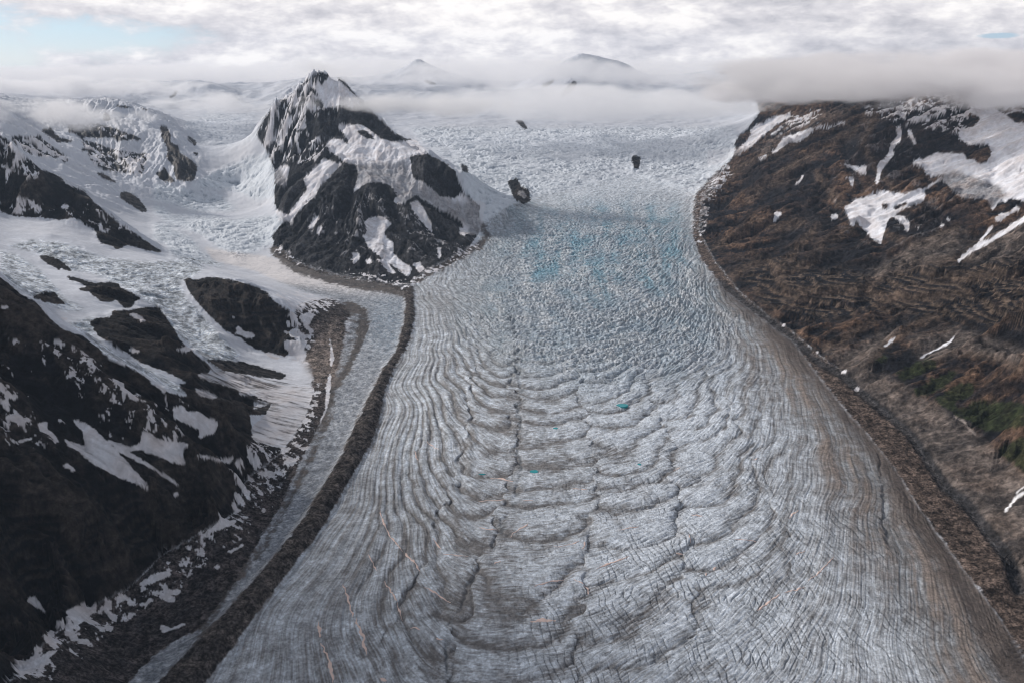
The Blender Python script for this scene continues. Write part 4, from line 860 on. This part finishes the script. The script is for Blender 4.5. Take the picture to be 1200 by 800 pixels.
# the gap of blue at the upper left
def bump_at(a0, e0, ra, re):
    dx = math_('DIVIDE', math_('SUBTRACT', az, a0), ra); dy = math_('DIVIDE', math_('SUBTRACT', elv, e0), re)
    return math_('ADD', math_('MULTIPLY', dx, dx), math_('MULTIPLY', dy, dy))
def gap(px0, py0, rx, ry):
    u = (px0 - 600) / FPX; v = (400 - py0) / FPX
    d = np.array([u, CP + v * SP, -SP + v * CP]); d /= np.linalg.norm(d)
    return bump_at(math.atan2(d[0], d[1]), math.asin(d[2]), rx / FPX, ry / FPX)
g_ = math_('MINIMUM', gap(70, 44, 150, 24), math_('MINIMUM', gap(-10, 50, 80, 40), gap(1168, 42, 22, 3)))
gm = math_('SUBTRACT', 1.25, math_('ADD', g_, math_('MULTIPLY', math_('SUBTRACT', mid, .35), 2.4)))
gmr = n.new('ShaderNodeMapRange'); gmr.interpolation_type = 'SMOOTHSTEP'; l.new(gm, gmr.inputs['Value']); gmr.inputs['From Min'].default_value = -.15; gmr.inputs['From Max'].default_value = .8
skc = n.new('ShaderNodeMix'); skc.data_type = 'RGBA'; l.new(ramp.outputs[0], skc.inputs['A'])
blue = n.new('ShaderNodeMix'); blue.data_type = 'RGBA'; blue.inputs['Factor'].default_value = .55; l.new(sky.outputs[0], blue.inputs['A']); blue.inputs['B'].default_value = (3.0, 5.0, 8.0, 1)
l.new(blue.outputs['Result'], skc.inputs['B']); l.new(gmr.outputs[0], skc.inputs['Factor'])
# the cloud deck overhead is thick and dark; it thins and brightens towards the horizon
dk = n.new('ShaderNodeMapRange'); dk.interpolation_type = 'SMOOTHSTEP'; l.new(elv, dk.inputs['Value']); dk.inputs['From Min'].default_value = .06; dk.inputs['From Max'].default_value = .5; dk.inputs['To Min'].default_value = 1.0; dk.inputs['To Max'].default_value = .38
tn = n.new('ShaderNodeMix'); tn.data_type = 'RGBA'; tn.blend_type = 'MULTIPLY'; l.new(skc.outputs['Result'], tn.inputs['A']); tn.inputs['B'].default_value = (.90, .97, 1.07, 1)
tf = n.new('ShaderNodeMapRange'); l.new(elv, tf.inputs['Value']); tf.inputs['From Min'].default_value = .06; tf.inputs['From Max'].default_value = .4; l.new(tf.outputs[0], tn.inputs['Factor'])
vs = n.new('ShaderNodeVectorMath'); vs.operation = 'SCALE'; l.new(tn.outputs['Result'], vs.inputs[0]); l.new(dk.outputs[0], vs.inputs['Scale'])
l.new(vs.outputs[0], bg.inputs['Color'])
#@AIR
# ------------------------------------------------------------------ air and cloud
def closed_box(name, lo, hi, mat):
    v = [(x, y, z) for x in (lo[0], hi[0]) for y in (lo[1], hi[1]) for z in (lo[2], hi[2])]
    f = [(0, 1, 3, 2), (4, 6, 7, 5), (0, 4, 5, 1), (2, 3, 7, 6), (0, 2, 6, 4), (1, 5, 7, 3)]
    m = bpy.data.meshes.new(name); m.from_pydata(v, [], f); m.materials.append(mat)
    return link(bpy.data.objects.new(name, m))
hz = bpy.data.materials.new('haze_air'); n, l = nodes_of(hz); n.remove(n['Principled BSDF'])
pv = n.new('ShaderNodeVolumePrincipled'); pv.inputs['Color'].default_value = (.62, .78, 1, 1); pv.inputs['Density'].default_value = HAZE_D; pv.inputs['Anisotropy'].default_value = .2
l.new(pv.outputs[0], n['Material Output'].inputs['Volume'])
tag(closed_box('haze', (-21000, -60, -60), (21000, 23600, 1750), hz), 'thin blue air over the whole valley', 'haze', kind='stuff')
def cloud_material(name, dens, tint, thresh):
    m = bpy.data.materials.new(name); n, l = nodes_of(m); n.remove(n['Principled BSDF'])
    pv = n.new('ShaderNodeVolumePrincipled'); pv.inputs['Color'].default_value = tint; pv.inputs['Anisotropy'].default_value = .1
    tc = n.new('ShaderNodeTexCoord'); g = n.new('ShaderNodeNewGeometry')
    ln = n.new('ShaderNodeVectorMath'); ln.operation = 'LENGTH'; l.new(tc.outputs['Object'], ln.inputs[0])
    mp = n.new('ShaderNodeMapping'); mp.inputs['Scale'].default_value = (1 / 480, 1 / 480, 1 / 210); l.new(g.outputs['Position'], mp.inputs[0])
    t = n.new('ShaderNodeTexNoise'); t.inputs['Scale'].default_value = 1; t.inputs['Detail'].default_value = 6; t.inputs['Roughness'].default_value = .62; l.new(mp.outputs[0], t.inputs['Vector'])
    def mm(op, a, b):
        k = n.new('ShaderNodeMath'); k.operation = op
        for i, v in enumerate((a, b)):
            if isinstance(v, (int, float)): k.inputs[i].default_value = v
            else: l.new(v, k.inputs[i])
        return k.outputs[0]
    s = mm('SUBTRACT', mm('ADD', mm('SUBTRACT', 1.0, ln.outputs['Value']), mm('MULTIPLY', mm('SUBTRACT', t.outputs['Fac'], .5), 3.3)), thresh)
    r = n.new('ShaderNodeMapRange'); r.interpolation_type = 'SMOOTHSTEP'; l.new(s, r.inputs['Value']); r.inputs['From Min'].default_value = 0; r.inputs['From Max'].default_value = .45; r.inputs['To Max'].default_value = dens
    edge = n.new('ShaderNodeMapRange'); l.new(ln.outputs['Value'], edge.inputs['Value']); edge.inputs['From Min'].default_value = .97; edge.inputs['From Max'].default_value = .80
    l.new(mm('MULTIPLY', r.outputs[0], edge.outputs[0]), pv.inputs['Density'])
    l.new(pv.outputs[0], n['Material Output'].inputs['Volume'])
    return m
import bmesh
def cloud(px0, py0, y, rx, ry, rz, mat, label, rot=0):
    """a bank centred where (px0, py0) is seen at distance y; half sizes in metres"""
    bm = bmesh.new(); bmesh.ops.create_icosphere(bm, subdivisions=4, radius=1)
    m = bpy.data.meshes.new('cloud_bank'); bm.to_mesh(m); bm.free(); m.materials.append(mat)
    o = link(bpy.data.objects.new('cloud_bank', m)); o.location = at(px0, py0, y); o.scale = (rx, ry, rz); o.rotation_euler[2] = R(rot)
    tag(o, label, 'cloud', 'low cloud banks')
    return o
white = cloud_material('white_cloud', .0062, (.99, .99, 1, 1), .34)
thin = cloud_material('thin_cloud', .0030, (.99, .99, 1, 1), .26)
grey = cloud_material('grey_cloud', .0055, (.95, .94, .95, 1), .10)
dense = cloud_material('dense_cloud', .0022, (.99, .99, 1, 1), .0)
cloud(480, 121, 6900, 1150, 420, 120, white, 'long white cloud bank crossing the shoulder of the central peak')
cloud(690, 121, 9400, 2300, 900, 210, dense, 'pale cloud bank lying on the snowfield beside the brown mountain')
cloud(1110, 92, 6300, 1900, 1300, 225, grey, 'heavy grey cloud bank covering the top of the brown mountain')
cloud(150, 92, 15500, 4600, 1300, 260, dense, 'pale cloud lying along the skyline over the snowy mountains at the left')
cloud(925, 108, 7700, 950, 600, 120, grey, 'smaller grey cloud touching the snow-streaked shoulder of the brown mountain')
cloud(1165, 116, 5700, 600, 500, 95, thin, 'thin wisp of cloud hanging below the heavy grey bank')
cloud(60, 104, 12000, 2600, 900, 190, white, 'bright white cloud behind the snowy mountain at the far left')
cloud(235, 122, 9800, 950, 600, 150, thin, 'small white cloud in front of the rounded snow dome')
cloud(50, 136, 6900, 1000, 600, 150, white, 'white cloud drifting over the snowy mountain on the far side of the dark ridge')
cloud(600, 96, 18600, 14000, 1900, 520, dense, 'pale cloud sea along the whole skyline')
shade = cloud_material('shade_cloud', .0040, (.95, .95, .97, 1), .02)  # unseen cloud, added to shade the near left slopes
cl_ = cloud(0, 0, 3000, 2300, 2300, 330, shade, 'added out-of-view cloud overhead shading the near-black mountainside'); cl_.location = (-4950, 2900, 2300)
veil = cloud_material('veil_cloud', .0017, (.99, .99, 1, 1), .22)
cloud(640, 88, 14200, 5200, 1300, 300, veil, 'high thin cloud veiling the distant summits')
S.render.engine = 'CYCLES'
S.cycles.use_denoising = True
S.cycles.filter_width = 1.1
S.cycles.max_bounces = 6; S.cycles.diffuse_bounces = 2; S.cycles.volume_bounces = 10; S.cycles.transparent_max_bounces = 16
S.view_settings.view_transform = 'Standard'; S.view_settings.look = 'None'; S.view_settings.exposure = .15; S.view_settings.gamma = 1
print('done', round(time.time() - T0, 1))
